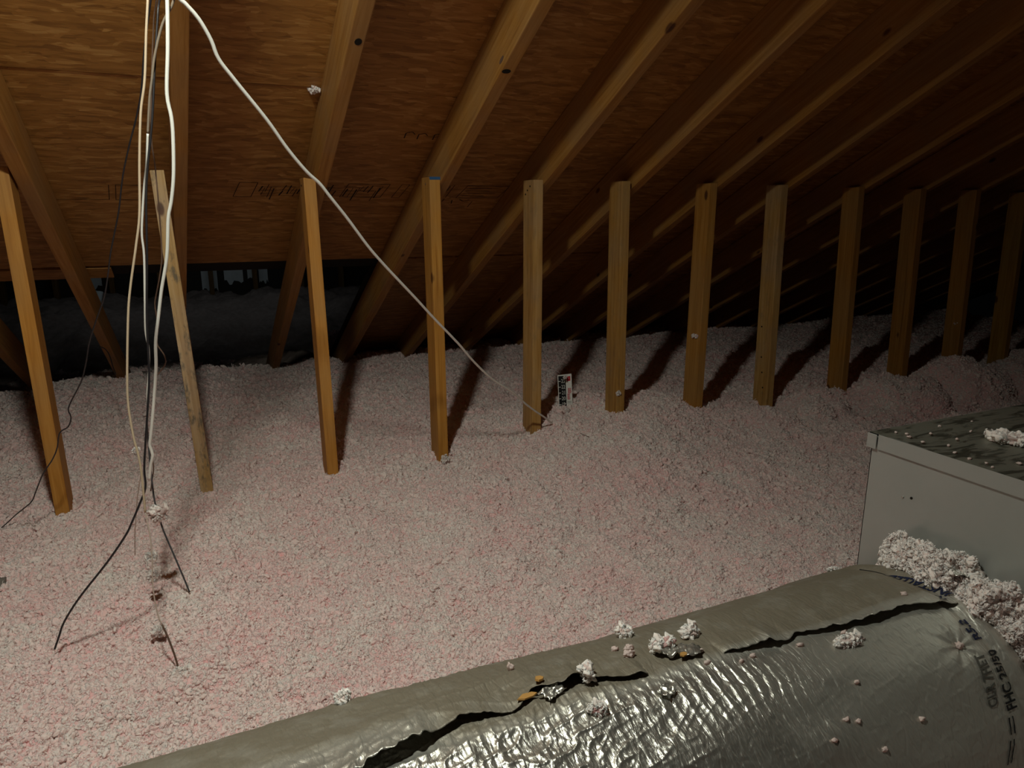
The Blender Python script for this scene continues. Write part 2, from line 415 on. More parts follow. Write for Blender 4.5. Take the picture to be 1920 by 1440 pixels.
for x0, x1 in ((-0.42, -0.22), (-0.20, -0.06), (-0.6, -0.46)):
    rs += frame_rects(x0, x1, 0.30, 0.40, 0.01, 0.0022)
stamp(sheets['B', 1], [q for q in rs if q[0] > -0.38]); 
sc = lambda x, s, k: [(x, s, x, s+k, 0.004), (x, s, x+0.02, s-0.008, 0.0035), (x+0.02, s-0.008, x+0.032, s+0.006, 0.003)]
stamp(sheets['B', 1], sc(0.70, -0.065, 0.03) + sc(0.745, -0.06, 0.028) + sc(0.80, -0.062, 0.03) + [(1.0, 0.39, 1.005, 0.42, 0.004), (1.03, 0.385, 1.05, 0.40, 0.004), (1.05, 0.40, 1.075, 0.39, 0.003), (1.09, 0.40, 1.085, 0.45, 0.003), (0.965, 0.38, 0.96, 0.405, 0.003)], name='pen_scrawl')

# ------------------------------------------------------------------ rafters
WHICH = ['first', 'second', 'third', 'fourth', 'fifth', 'sixth', 'seventh', 'eighth', 'ninth', 'tenth', 'eleventh', 'twelfth']
raf_len = 4.4 + 2.62
raf_me = bm_mesh('rafter', box_bm((-RAFTER_W/2, -RAFTER_DEPTH, 0), (RAFTER_W/2, 0, raf_len), 0.003))
jack_me = bm_mesh('rafter', box_bm((-RAFTER_W/2, -RAFTER_DEPTH, 0), (RAFTER_W/2, 0, 4.4 + 1.12), 0.003))
for n in range(0, 17):
    o = link('rafter', jack_me if n == 2 else raf_me, M['lumber'])
    ey_down = Vector((0, 1/CS, -SLOPE/CS)); up = Vector((0, SLOPE/CS, 1/CS)); ex = Vector((1, 0, 0))
    # local X = row, local Y = -up (so the beam hangs above), local Z = down the slope
    m = Matrix((ex, -up, ey_down)).transposed().to_4x4()
    if m.determinant() < 0: m = Matrix((-ex, -up, ey_down)).transposed().to_4x4()
    if n == 2:                               # this one was set slightly askew
        d2 = (ey_down - 0.045*ex).normalized(); e2 = (ex + 0.045*ey_down).normalized()
        m = Matrix((e2, -up, d2)).transposed().to_4x4()
        if m.determinant() < 0: m = Matrix((-e2, -up, d2)).transposed().to_4x4()
        m.translation = roof(0.005 + 0.045*4.4, -4.4, 0)
    else: m.translation = roof(xr(n), -4.4, 0)
    o.matrix_world = m
    k = 0.92 + 0.16*rng.random()
    o.color = (0.84*k, 0.77*k, 0.73*k, 1.0)
    if n == 0: lab = 'roof rafter at the left edge, only its low end showing by the dark gap'
    elif n == 1: lab = 'sloping rafter whose foot meets the pink insulation beside the leftmost post'
    elif n == 2: lab = 'rafter rising straight up behind the hanging bundle of cables'
    elif n <= 12: lab = 'sloping pine rafter behind the %s post counted from the left' % WHICH[n-1]
    else: lab = 'dim sloping rafter in the dark beyond the last post on the right'
    tag(o, lab, 'rafter', 'roof rafters')
    if n == 4:                               # the paired knots on the fourth rafter
        for (sx, dx, dz, rx, rz) in ((-RAFTER_W/2-0.0006, 0, 0, 0.006, 0.016), (0, 0.0, 0, 0, 0)):
            if rx == 0: continue
            bm = bmesh.new(); ring = [bm.verts.new((sx, -0.022 + rx*math.cos(t), 3.795 + rz*math.sin(t))) for t in np.linspace(0, 2*math.pi, 14, False)]
            bm.faces.new(ring); link('knot', bm_mesh('knot', bm), M['cable_brown'], o)
        bm = bmesh.new(); ring = [bm.verts.new((-0.005 + 0.013*math.cos(t), 0.0006, 3.810 + 0.009*math.sin(t))) for t in np.linspace(0, 2*math.pi, 14, False)]
        bm.faces.new(ring); link('knot', bm_mesh('knot', bm), M['hole'], o)
    if n == 3:
        bm = bmesh.new(); ring = [bm.verts.new((0.003 + 0.009*math.cos(t), 0.0006, 3.750 + 0.012*math.sin(t))) for t in np.linspace(0, 2*math.pi, 14, False)]
        bm.faces.new(ring); link('knot', bm_mesh('knot', bm), M['hole'], o)

# ------------------------------------------------------------------ posts under the rafters
POST_LABEL = [
    'leftmost wooden post, orange brown, with the thin black wire crossing it',
    'pale wooden post stained with grey mildew, just right of the hanging cables',
    'orange pine post with a rounded top where the white cable crosses',
    'pine post with a dab of blue paint on its top',
    'two-tone post, grey left side and orange right side, left of the depth ruler',
    'wooden post just right of the depth ruler, white fluff near its foot',
    'wooden post with a pinkish tuft stuck on it, second right of the depth ruler',
    'pale blotchy post with nail marks, third right of the depth ruler',
    'brown post with a small white fleck, fourth right of the depth ruler',
    'brown post split by a long dark crack, beyond the metal box',
    'dim brown post with a pale tuft, second from the right edge',
    'rightmost wooden post, dim and greenish brown at the edge of the picture']
POST_COL = [(1.02, 0.86, 0.62, 1.0), (1.12, 1.38, 2.5, 0.25), (1.10, 0.95, 0.74, 0.95), (1.02, 0.88, 0.62, 1.0), (1.0, 1.06, 1.35, 0.8), (0.98, 1.0, 1.05, 0.8), (0.98, 0.88, 0.70, 0.95), (1.08, 1.2, 1.6, 0.75), (0.90, 0.80, 0.62, 1.0), (0.85, 0.74, 0.55, 0.95), (0.88, 0.78, 0.58, 0.95), (0.85, 0.85, 0.55, 0.95)]
POST_TOPX = [-0.438, -0.05, 0.377, 0.796, 1.191, 1.560, 1.982, 2.374, 2.860, 3.270, 3.675, 4.055]
POST_BOTX = [-0.422, -0.015, 0.392, 0.799, 1.185, 1.571, 1.974, 2.382, 2.854, 3.275, 3.690, 4.085]
POST_Z = [0.118, 0.118, 0.112, 0.112, 0.109, 0.110, 0.108, 0.107, 0.104, 0.100, 0.102, 0.094]
def post_bm(h, i):
    bm = box_bm((-0.019, 0.0, 0.0), (0.019, 0.089, h), 0.0022)
    return bm
posts = []
for i, x in enumerate(POST_X):
    zb = -1.389; h = POST_Z[i] - zb
    bm = post_bm(h, i)
    if i == 9:                               # the long crack: a real slot cut into the side that faces left
        bm.free(); bm = bmesh.new()
        zs = np.linspace(0, h, 26); cols = []
        for k, z in enumerate(zs):
            yc = 0.040 + 0.010*math.sin(z*5.0); wd = 0.0035*max(0, math.sin((z-0.68)/(0.50)*math.pi)) if 0.68 < z < 1.18 else 0.0
            cols.append([bm.verts.new(p) for p in ((-0.019, 0, z), (-0.019, yc-wd-0.0004, z), (-0.019 + (0.014 if wd > 0 else 0.0), yc, z), (-0.019, yc+wd+0.0004, z), (-0.019, 0.089, z), (0.019, 0.089, z), (0.019, 0, z))])
        for k in range(25):
            for j in range(7):
                bm.faces.new((cols[k][j], cols[k+1][j], cols[k+1][(j+1) % 7], cols[k][(j+1) % 7]))
        bm.faces.new(cols[0]); bm.faces.new(list(reversed(cols[-1]))); bmesh.ops.recalc_face_normals(bm, faces=list(bm.faces))
    if i == 2:                               # worn round top
        for v in bm.verts:
            if v.co.z > h - 0.01: v.co.z -= 0.010*abs(v.co.x)/0.019 + (0.006 if v.co.x > 0 else 0)
    o = link('post', bm_mesh('post', bm), M['lumber'])
    top = min(POST_TOPX[i], xr(i+1) - RAFTER_W/2 - 0.0195); lean = (top - POST_BOTX[i])/1.02
    o.location = (POST_BOTX[i] - lean*0.48, ROW_Y, zb + H); o.color = POST_COL[i]; o.rotation_euler.y = math.atan(lean)
    tag(o, POST_LABEL[i], 'post', 'posts under the rafters'); posts.append((o, h))
def nails(o, h, pts, mat, rad=0.0035, name='nail'):
    for (y, dz) in pts:
        bm = bmesh.new()
        bmesh.ops.create_cone(bm, cap_ends=True, segments=8, radius1=rad, radius2=rad*0.8, depth=0.002, matrix=Matrix.Translation((-0.0195, y, h-dz)) @ Matrix.Rotation(math.pi/2, 4, 'Y'))
        link(name, bm_mesh(name, bm), mat, o)
nails(*posts[2], [(0.045, 0.032)], M['hole']); nails(*posts[3], [(0.045, 0.022)], M['nail'])
nails(*posts[4], [(0.030, 0.022), (0.052, 0.036), (0.068, 0.050)], M['hole'], name='nail_hole')
nails(*posts[7], [(0.05, 0.76), (0.04, 0.83), (0.03, 0.90), (0.06, 0.62)], M['hole'], 0.004, name='nail_hole')
bp = box_mesh('blue_paint_mark', (-0.0185, -0.0008, posts[3][1]-0.009), (0.0195, 0.02, posts[3][1]+0.0008), 0.0004)
link('blue_paint_mark', bp, M['blue'], posts[3][0])

# ------------------------------------------------------------------ loose-fill insulation
def axis(a, b, fn):
    out = [a]
    while out[-1] < b: out.append(out[-1] + fn(out[-1]))
    return np.array(out)
gx = axis(-1.9, 6.4, lambda x: 0.014 if x < -0.75 else (0.0042 if x < 1.25 else (0.0060 if x < 2.1 else (0.009 if x < 3.6 else 0.018))))
gy = axis(-1.6, 5.6, lambda y: 0.05 if y < 0.15 else 0.02 if y < 0.85 else (0.0041 if y < 1.9 else (0.0056 if y < 2.6 else (0.010 if y < 3.6 else 0.018))))
X, Y = np.meshgrid(gx, gy, indexing='ij')
jx = 0.0016*vnoise(X*180, Y*180, 21); jy = 0.0016*vnoise(X*180, Y*180, 22)
X = X + jx; Y = Y + jy
Z = wool_h(X, Y); tone = wool_h.tone
V = np.stack([X, Y, Z + H], -1).reshape(-1, 3)
me = mesh_from('loose_insulation', V, grid_faces(len(gx), len(gy)), True)
a = me.attributes.new('tone', 'FLOAT', 'POINT'); a.data.foreach_set('value', tone.ravel().astype(np.float32))
dens = 42000*np.clip((1.55/np.maximum(Y, 1.0))**1.6, 0.12, 1)*np.where(X > 2.6, 0.55, 1.0)*np.where((Y < 0.85) | (X < -1.1), 0.04, 1.0)*np.where(X > 4.6, 0.4, 1.0)*np.where(Y < 0.2, 0.0, 1.0)
a = me.attributes.new('dens', 'FLOAT', 'POINT'); a.data.foreach_set('value', dens.ravel().astype(np.float32))
size = 0.0042*np.clip((np.maximum(Y, 1.0)/1.7)**0.75, 0.85, 2.1)
a = me.attributes.new('tuft', 'FLOAT', 'POINT'); a.data.foreach_set('value', size.ravel().astype(np.float32))
wool = tag(link('loose_insulation', me, M['wool']), 'pink and white blown insulation covering the whole attic floor', 'insulation', kind='stuff')

def tuft_tree(seed_base, tuft_material, curls=7, reach=1.0, flat=0.8, tilt=3.14, blob=0.45, thick=0.06, lump=2.1, detail=3, realize=False):
    g = bpy.data.node_groups.new('wool_tufts', 'GeometryNodeTree')
    g.interface.new_socket('Geometry', in_out='INPUT', socket_type='NodeSocketGeometry')
    g.interface.new_socket('Geometry', in_out='OUTPUT', socket_type='NodeSocketGeometry')
    N = g.nodes; L = g.links
    gi = N.new('NodeGroupInput'); go = N.new('NodeGroupOutput')
    def attr(nm):
        n = N.new('GeometryNodeInputNamedAttribute'); n.data_type = 'FLOAT'; n.inputs[0].default_value = nm; return n.outputs[0]
    dist = N.new('GeometryNodeDistributePointsOnFaces'); dist.distribute_method = 'RANDOM'
    L.new(gi.outputs[0], dist.inputs['Mesh']); L.new(attr('dens'), dist.inputs['Density']); dist.inputs['Seed'].default_value = seed_base
    gather = N.new('GeometryNodeGeometryToInstance')
    rr = random.Random(seed_base)
    for k in range(7):
        ico = N.new('GeometryNodeMeshIcoSphere'); ico.inputs['Radius'].default_value = blob; ico.inputs['Subdivisions'].default_value = detail
        sp = N.new('GeometryNodeSetPosition'); L.new(ico.outputs['Mesh'], sp.inputs['Geometry'])
        nz = N.new('ShaderNodeTexNoise'); nz.noise_dimensions = '4D'; nz.inputs['W'].default_value = rr.random()*50; nz.inputs['Scale'].default_value = 1.7; nz.inputs['Detail'].default_value = 3.0; nz.inputs['Roughness'].default_value = 0.7
        vm = N.new('ShaderNodeVectorMath'); vm.operation = 'MULTIPLY_ADD'; vm.inputs[1].default_value = (lump, lump, lump); vm.inputs[2].default_value = (-lump/2, -lump/2, -lump/2)
        L.new(nz.outputs['Color'], vm.inputs[0]); L.new(vm.outputs[0], sp.inputs['Offset'])
        tr = N.new('GeometryNodeTransform'); L.new(sp.outputs[0], tr.inputs['Geometry']); tr.inputs['Scale'].default_value = (0.85 + 0.6*rr.random(), 0.85 + 0.5*rr.random(), 0.8)
        j = N.new('GeometryNodeJoinGeometry'); L.new(tr.outputs[0], j.inputs[0])
        for c in range(curls):
            qb = N.new('GeometryNodeCurveQuadraticBezier'); qb.inputs['Resolution'].default_value = 5
            def rv(m): 
                v = Vector((rr.gauss(0, 1), rr.gauss(0, 1), rr.gauss(0, 1))).normalized()*m; return tuple(v)
            st = Vector(rv(0.6)); md = st + Vector(rv(0.75*reach)); en = md + Vector(rv(0.7*reach))
            qb.inputs['Start'].default_value = st; qb.inputs['Middle'].default_value = md; qb.inputs['End'].default_value = en
            cc = N.new('GeometryNodeCurvePrimitiveCircle'); cc.inputs['Resolution'].default_value = 4; cc.inputs['Radius'].default_value = thick*(0.7 + 0.8*rr.random())
            cm = N.new('GeometryNodeCurveToMesh'); L.new(qb.outputs[0], cm.inputs['Curve']); L.new(cc.outputs[0], cm.inputs['Profile Curve']); cm.inputs['Fill Caps'].default_value = True
            L.new(cm.outputs[0], j.inputs[0])
        fl_ = N.new('GeometryNodeTransform'); L.new(j.outputs[0], fl_.inputs['Geometry']); fl_.inputs['Scale'].default_value = (1.15, 1.15, flat)
        ss = N.new('GeometryNodeSetShadeSmooth'); L.new(fl_.outputs[0], ss.inputs[0])
        sm = N.new('GeometryNodeSetMaterial'); L.new(ss.outputs[0], sm.inputs[0]); sm.inputs['Material'].default_value = tuft_material
        L.new(sm.outputs[0], gather.inputs[0]) if k == 0 else None
        if k == 0: variants = [sm]
        else: variants.append(sm)
    # each variant its own instance
    jj = N.new('GeometryNodeJoinGeometry')
    N.remove(gather)
    for sm in variants:
        gti = N.new('GeometryNodeGeometryToInstance'); L.new(sm.outputs[0], gti.inputs[0]); L.new(gti.outputs[0], jj.inputs[0])
    inst = N.new('GeometryNodeInstanceOnPoints'); L.new(dist.outputs['Points'], inst.inputs['Points']); L.new(jj.outputs[0], inst.inputs['Instance']); inst.inputs['Pick Instance'].default_value = True
    ri = N.new('FunctionNodeRandomValue'); ri.data_type = 'INT'; ri.inputs['Min'].default_value = 0; ri.inputs['Max'].default_value = 6
    L.new(ri.outputs[2], inst.inputs['Instance Index'])
    rot = N.new('FunctionNodeRandomValue'); rot.data_type = 'FLOAT_VECTOR'; rot.inputs['Min'].default_value = (-tilt, -tilt, 0); rot.inputs['Max'].default_value = (tilt, tilt, 6.283); rot.inputs['Seed'].default_value = 3
    L.new(rot.outputs[0], inst.inputs['Rotation'])
    rsz = N.new('FunctionNodeRandomValue'); rsz.data_type = 'FLOAT'; rsz.inputs[2].default_value = 0.0; rsz.inputs[3].default_value = 1.0; rsz.inputs['Seed'].default_value = 5
    p8 = N.new('ShaderNodeMath'); p8.operation = 'POWER'; L.new(rsz.outputs[1], p8.inputs[0]); p8.inputs[1].default_value = 14.0
    p1 = N.new('ShaderNodeMath'); p1.operation = 'MULTIPLY_ADD'; L.new(p8.outputs[0], p1.inputs[0]); p1.inputs[1].default_value = 1.7; L.new(rsz.outputs[1], p1.inputs[2])
    p2 = N.new('ShaderNodeMath'); p2.operation = 'ADD'; L.new(p1.outputs[0], p2.inputs[0]); p2.inputs[1].default_value = 0.45
    pw = N.new('ShaderNodeMath'); pw.operation = 'MULTIPLY'; L.new(p2.outputs[0], pw.inputs[0]); L.new(attr('tuft'), pw.inputs[1])
    L.new(pw.outputs[0], inst.inputs['Scale'])
    jo = N.new('GeometryNodeJoinGeometry'); L.new(inst.outputs[0], jo.inputs[0]); L.new(gi.outputs[0], jo.inputs[0])
    if realize:
        rz = N.new('GeometryNodeRealizeInstances'); L.new(jo.outputs[0], rz.inputs[0]); L.new(rz.outputs[0], go.inputs[0])
    else: L.new(jo.outputs[0], go.inputs[0])
    return g
tt = tuft_tree(4, M['wool_tuft'], 3, 0.6, 0.9, 3.14, 0.62, 0.07, 1.35)
wool.modifiers.new('tufts', 'NODES').node_group = tt

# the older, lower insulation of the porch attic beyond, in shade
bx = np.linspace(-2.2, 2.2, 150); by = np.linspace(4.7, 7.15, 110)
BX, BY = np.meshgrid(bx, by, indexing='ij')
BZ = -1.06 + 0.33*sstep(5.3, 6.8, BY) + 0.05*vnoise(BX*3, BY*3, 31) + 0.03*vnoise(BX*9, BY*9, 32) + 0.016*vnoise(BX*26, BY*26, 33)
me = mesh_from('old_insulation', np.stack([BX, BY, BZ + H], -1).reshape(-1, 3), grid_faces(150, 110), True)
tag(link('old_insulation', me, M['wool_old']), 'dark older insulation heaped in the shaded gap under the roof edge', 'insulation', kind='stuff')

# ------------------------------------------------------------------ far wall of the porch attic
wall = tag(link('wall_back', box_mesh('wall_back', (-2.4, 7.16, 0.0), (2.6, 7.20, 2.2)), M['siding']), kind='structure')
for k in range(11):
    o = link('stud', box_mesh('stud', (-0.02, -0.089, 0), (0.02, 0, 1.5), 0.002), M['lumber'], wall); o.location = (-1.84 + 0.4*k + (0.02 if k % 2 else 0), 7.16, 0.35); o.color = (0.42, 0.42, 0.42, 1)
def ragged_sheet(x0, x1, z0, seed):
    q = random.Random(seed); bm = bmesh.new(); n_ = 9
    low = [(x0 + (x1-x0)*t/(n_-1), z0 + 0.05*q.random()) for t in range(n_)]
    out = low + [(x1, 1.7), (x0, 1.7)]
    f = bm.faces.new([bm.verts.new((x, 7.150 , z)) for x, z in out])
    e = bmesh.ops.extrude_face_region(bm, geom=[f]); bmesh.ops.translate(bm, verts=[v for v in e['geom'] if isinstance(v, bmesh.types.BMVert)], vec=(0, 0.009, 0))
    bmesh.ops.recalc_face_normals(bm, faces=list(bm.faces))
    return link('sheathing_panel', bm_mesh('sheathing_panel', bm), M['sheet'], wall)
for a in ((0.10, 0.235, 0.66, 1), (0.295, 0.46, 0.72, 2), (0.50, 0.56, 0.74, 5), (0.60, 0.68, 0.72, 3), (-0.82, -0.70, 0.72, 4)): ragged_sheet(*a)
bm = bmesh.new(); bmesh.ops.create_cone(bm, cap_ends=True, segments=20, radius1=0.028, radius2=0.028, depth=0.16, matrix=Matrix.Rotation(math.radians(14), 4, 'Y'))
pp = link('pipe_end', bm_mesh('pipe_end', bm, True), M['sheet']); pp.location = (-0.69, 6.58, H - 0.70)
tag(pp, 'short pale pipe stub in the dark gap behind the left rafter', 'pipe')

# ------------------------------------------------------------------ metal plenum box
PX, PY, PZ = 0.95, 0.735, -0.336
pl = empty('metal_plenum', (PX, PY, H - 0.95))
tag(pl, 'grey sheet metal duct box with a flanged lid at the right edge', 'duct box')
pb = 0.95 + PZ - 0.004                      # height of the side panels
def part(name, me, mat, parent): return link(name, me, mat, parent)
part('side_panel', box_mesh('side_panel', (0.0, -1.0, 0.0), (0.0012, 0.0, pb), 0.0), M['steel'], pl)
part('side_panel', box_mesh('side_panel', (0.0, -0.0012, 0.0), (0.85, 0.0, pb), 0.0), M['steel'], pl)
part('side_panel', box_mesh('side_panel', (0.85, -1.0, 0.0), (0.8512, 0.0, pb), 0.0), M['steel'], pl)
part('side_panel', box_mesh('side_panel', (0.0, -1.0, 0.0), (0.85, -0.9988, pb), 0.0), M['steel'], pl)
# lid: a gently buckled top sheet with a turned-down flange
nu, nv = 60, 70
u = np.linspace(-0.004, 0.856, nu); v = np.linspace(-1.004, 0.004, nv)
U, Vv = np.meshgrid(u, v, indexing='ij')
edge = np.minimum(np.minimum(U - u[0], u[-1] - U), np.minimum(Vv - v[0], v[-1] - Vv))
LZ = pb + 0.004 + 0.0035*vnoise(U*7, Vv*7, 41)*sstep(0, 0.06, edge) - 0.004*np.exp(-((U-0.07)/0.05)**2 - ((Vv+0.06)/0.03)**2)
part('lid', mesh_from('lid', np.stack([U, Vv, LZ], -1).reshape(-1, 3), grid_faces(nu, nv), True), M['steel_top'], pl)
fl = 0.0235
bm = box_bm((-0.0042, -1.004, pb+0.004-fl), (-0.0012, 0.004-0.017, pb+0.0038))
box_bm((-0.004, 0.0040, pb+0.004-fl), (0.856, 0.0050, pb+0.0038), 0, bm)
part('flange', bm_mesh('flange', bm), M['steel'], pl)
bm = box_bm((-0.0058, -0.0115, pb+0.004-fl-0.001), (-0.0045, 0.0055, pb+0.003), 0.0008)
part('corner_tab', bm_mesh('corner_tab', bm), M['steel'], pl)
for (y, z, m) in ((0.6716-PY, 0.95-0.4209, 'nail'), (0.6579-PY, 0.95-0.4174, 'hole')):
    bm = bmesh.new(); bmesh.ops.create_cone(bm, cap_ends=True, segments=8, radius1=0.0022, radius2=0.0016, depth=0.0016, matrix=Matrix.Translation((-0.0008, y, z)) @ Matrix.Rotation(-math.pi/2, 4, 'Y'))
    part('screw', bm_mesh('screw', bm), M[m], pl)

# ------------------------------------------------------------------ foil-wrapped flexible duct
DY, DZ, DR = 0.59, -0.706, 0.20
SEAM = [(-1.6, 112), (-0.3, 108), (-0.05, 103), (0.08, 100), (0.107, 97), (0.146, 94.5), (0.169, 93.5), (0.198, 91.5), (0.212, 90.2), (0.23, 91.2), (0.261, 92.5), (0.294, 88), (0.332, 88.5), (0.349, 87), (0.367, 91), (0.391, 92.6), (0.418, 93.5), (0.43, 95), (0.47, 93), (0.529, 96), (0.561, 97), (0.592, 97.5), (0.600, 99.5), (0.636, 97), (0.676, 98.3), (0.709, 99.3), (0.764, 99.8), (0.816, 101.6), (0.856, 104), (0.885, 105), (0.95, 106)]
sx_, st_ = np.array(SEAM).T
def seam_theta(x): return np.interp(x, sx_, st_) + 0.6*vnoise(np.asarray(x)*60, 0*np.asarray(x), 51)
OPEN = [(-1.6, 0.4), (-0.1, 0.8), (0.05, 1.0), (0.12, 1.0), (0.16, 0.85), (0.20, 0.55), (0.24, 0.35), (0.262, 0.12), (0.27, 0.25), (0.30, 0.75), (0.345, 0.7), (0.36, 0.25), (0.40, 0.32), (0.418, 0.6), (0.428, 0.03), (0.525, 0.0), (0.54, 0.35), (0.585, 0.5), (0.595, 0.8), (0.62, 0.25), (0.66, 0.55), (0.75, 0.75), (0.84, 0.75), (0.885, 0.5), (0.90, 0.0), (0.95, 0.0)]
ox_, oo_ = np.array(OPEN).T
def gap_open(x): return np.clip(np.interp(x, ox_, oo_) * (1 + 0.3*vnoise(np.asarray(x)*45, 0*np.asarray(x) + 3, 52)), 0, 1.3)
def duct_relief(x, th):
    # foil wrinkles: fine rings round the duct, crumples and broad dents
    a = np.radians(th)
    patch = sstep(0.05, 0.22, x)*(1 - 0.75*sstep(0.50, 0.68, x)) * (0.35 + 0.65*sstep(86, 100, th))
    ring = np.sin(2*math.pi*(x + 0.05*a*0.2 + 0.004*vnoise(x*9, a*5, 53))/0.0145)
    ring = 0.5 + 0.5*ring
    h = 0.0017*patch*ring**5*(0.35 + 0.65*sstep(-0.3, 0.5, vnoise(x*14, a*4, 54)))
    r1 = 1 - np.abs(vnoise(x*58 + 2.5*vnoise(x*12, a*4, 60), a*13 + x*8, 55)); r2 = 1 - np.abs(vnoise(x*130 + 2*vnoise(x*30, a*9, 66), a*26 + x*30, 56))
    crump = (0.25 + 0.75*sstep(0.55, 0.30, x))*(0.42 + 0.58*sstep(86, 98, th))
    h = h + 0.0016*(1-np.abs(vnoise(x*22 - a*9, a*11 + x*9, 67)))**6*(0.4 + 0.6*sstep(-0.2, 0.4, vnoise(x*6, a*4, 68)))*sstep(0.50, 0.30, x)
    h = h + crump*(0.0021*r1**4 + 0.0011*r2**3)
    rad = np.exp(-((x-0.838)/0.05)**2 - ((th-121)/14)**2)
    ang = np.arctan2((th-120.2)*0.0035, x-0.838)
    h = h + rad*0.0011*np.cos(ang*9 + 1.0) - 0.0065*np.exp(-((x-0.838)/0.02)**2 - ((th-120.5)/5)**2)
    h = h + 0.0045*vnoise(x*5, a*2.6, 57) + 0.0022*vnoise(x*13, a*6, 58)
    h = h*(1 - 0.55*sstep(0.845, 0.87, x)*sstep(106, 110, th))
    neck = 0.022*sstep(0.90, 0.955, x)
    return h - neck - 0.006*np.exp(-((x - 0.885)/0.010)**2)
def duct_pt(x, th, r):
    a = np.radians(th)
    return np.stack([x, DY + r*np.cos(a), DZ + r*np.sin(a) + H], -1)
duct = empty('flexible_duct', (0, 0, 0))
tag(duct, 'silver foil wrapped flexible duct running along the bottom of the picture', 'duct')
def dust_of(x, th): return np.clip(sstep(101, 92, th)*0.95*(1 - 0.80*sstep(0.24, 0.10, x)*sstep(80, 91, th)) + 0.22*sstep(0.50, 0.72, x) + 0.12, 0, 1)
dx = np.r_[np.linspace(-1.6, -0.22, 50, False), np.linspace(-0.22, 0.952, 700)]
dt = np.r_[np.linspace(-120, 20, 30, False), np.linspace(20, 82, 50, False), np.linspace(82, 170, 230, False), np.linspace(170, 240, 24)]
X, T = np.meshgrid(dx, dt, indexing='ij')
rel = duct_relief(X, T)
st = seam_theta(X)
under = sstep(4.0, -1.5, T - st)*np.where(T < 150, 1, 0)*np.where(T < 30, 0, 1)
rr_ = DR + rel - 0.006*under*gap_open(X)
V = duct_pt(X, T, rr_).reshape(-1, 3)
me = mesh_from('foil_jacket', V, grid_faces(len(dx), len(dt))[:, ::-1], True)
a = me.attributes.new('dust', 'FLOAT', 'POINT'); a.data.foreach_set('value', dust_of(X, T).ravel().astype(np.float32))
link('foil_jacket', me, M['foil'], duct)
# the loose upper flap of the jacket, torn along the seam
fx = np.linspace(-0.4, 0.945, 700); fu = np.linspace(0, 1, 72)**0.8
X, Uu = np.meshgrid(fx, fu, indexing='ij')
et = seam_theta(X) + 0.9*vnoise(X*150, X*0, 61)*gap_open(X) + 1.4*gap_open(X)*vnoise(X*24, X*0, 62)
T = 44 + (et - 44)*Uu
lift = 0.0012 + 0.012*gap_open(X)*np.exp(-((et - T)/9.0)**1) - 0.006*sstep(0.12, 0.05, gap_open(X))*np.exp(-((et - T)/4.0)**2)
curl = 0.005*gap_open(X)*np.exp(-((et - T)/2.2)**2)*vnoise(X*17, X*0, 63)
fold = 0.0022*gap_open(X)*(1-np.abs(vnoise(X*40 + T*0.15, T*0.10, 64)))**4*np.exp(-((et - T)/12.0)**2)
V = duct_pt(X, T, DR + duct_relief(X, T)*0.95 + lift + curl + fold).reshape(-1, 3)
me = mesh_from('jacket_flap', V, grid_faces(len(fx), len(fu))[:, ::-1], True)
a = me.attributes.new('dust', 'FLOAT', 'POINT'); a.data.foreach_set('value', dust_of(X, T).ravel().astype(np.float32))
fo = link('jacket_flap', me, M['foil'], duct)
so = fo.modifiers.new('thick', 'SOLIDIFY'); so.thickness = 0.0007; so.offset = -1

def on_duct(x, th, lift=0.0):
    r_ = float(DR + duct_relief(np.array(x), np.array(th)) + lift)
    if th < float(seam_theta(np.array(x))): r_ += 0.0012 + 0.012*float(gap_open(np.array(x)))*math.exp(-(float(seam_theta(np.array(x))) - th)/9.0)
    return Vector(duct_pt(np.array(x), np.array(th), np.array(r_)).tolist())
def text_mesh(s, size, bold=0.024):
    cu = bpy.data.curves.new('lettering', 'FONT'); cu.body = s; cu.size = size; cu.resolution_u = 3; cu.offset = bold*size
    o = bpy.data.objects.new('lettering', cu); C.objects.link(o)
    bpy.context.view_layer.update()
    me = bpy.data.meshes.new_from_object(o.evaluated_get(bpy.context.evaluated_depsgraph_get()))
    bpy.data.objects.remove(o); bpy.data.curves.remove(cu)
    bm = bmesh.new(); bm.from_mesh(me); bpy.data.meshes.remove(me)
    return bm
def duct_text(s, th0, th1, xa, xb, height, mat, name='printed_text', bold=0.0):
    bm = text_mesh(s, height/0.70)
    bmesh.ops.triangulate(bm, faces=list(bm.faces)); bmesh.ops.subdivide_edges(bm, edges=[e for e in bm.edges if e.calc_length() > 0.006], cuts=2)
    xs = [v.co.x for v in bm.verts]; x0, x1 = min(xs), max(xs)
    for v in bm.verts:
        t = (v.co.x - x0)/(x1 - x0)
        v.co = on_duct(xa + (xb-xa)*t + height*0.5 - v.co.y, th0 + (th1-th0)*t, 0.0013)
    return link(name, bm_mesh(name, bm), mat, duct)
duct_text('FHC 25/50', 143.6, 124.6, 0.856, 0.880, 0.0185, M['ink'])
duct_text('CLR 7FIET', 140.8, 124.6, 0.829, 0.851, 0.0165, M['ink_faint'])
duct_text('R5.2', 120.2, 111.6, 0.874, 0.877, 0.0185, M['ink_blue'])
duct_text('INSTALLED', 101.4, 77.8, 0.900, 0.878, 0.0170, M['ink_blue'])
duct_text('N', 103.0, 100.6, 0.880, 0.879, 0.0140, M['ink_blue'])
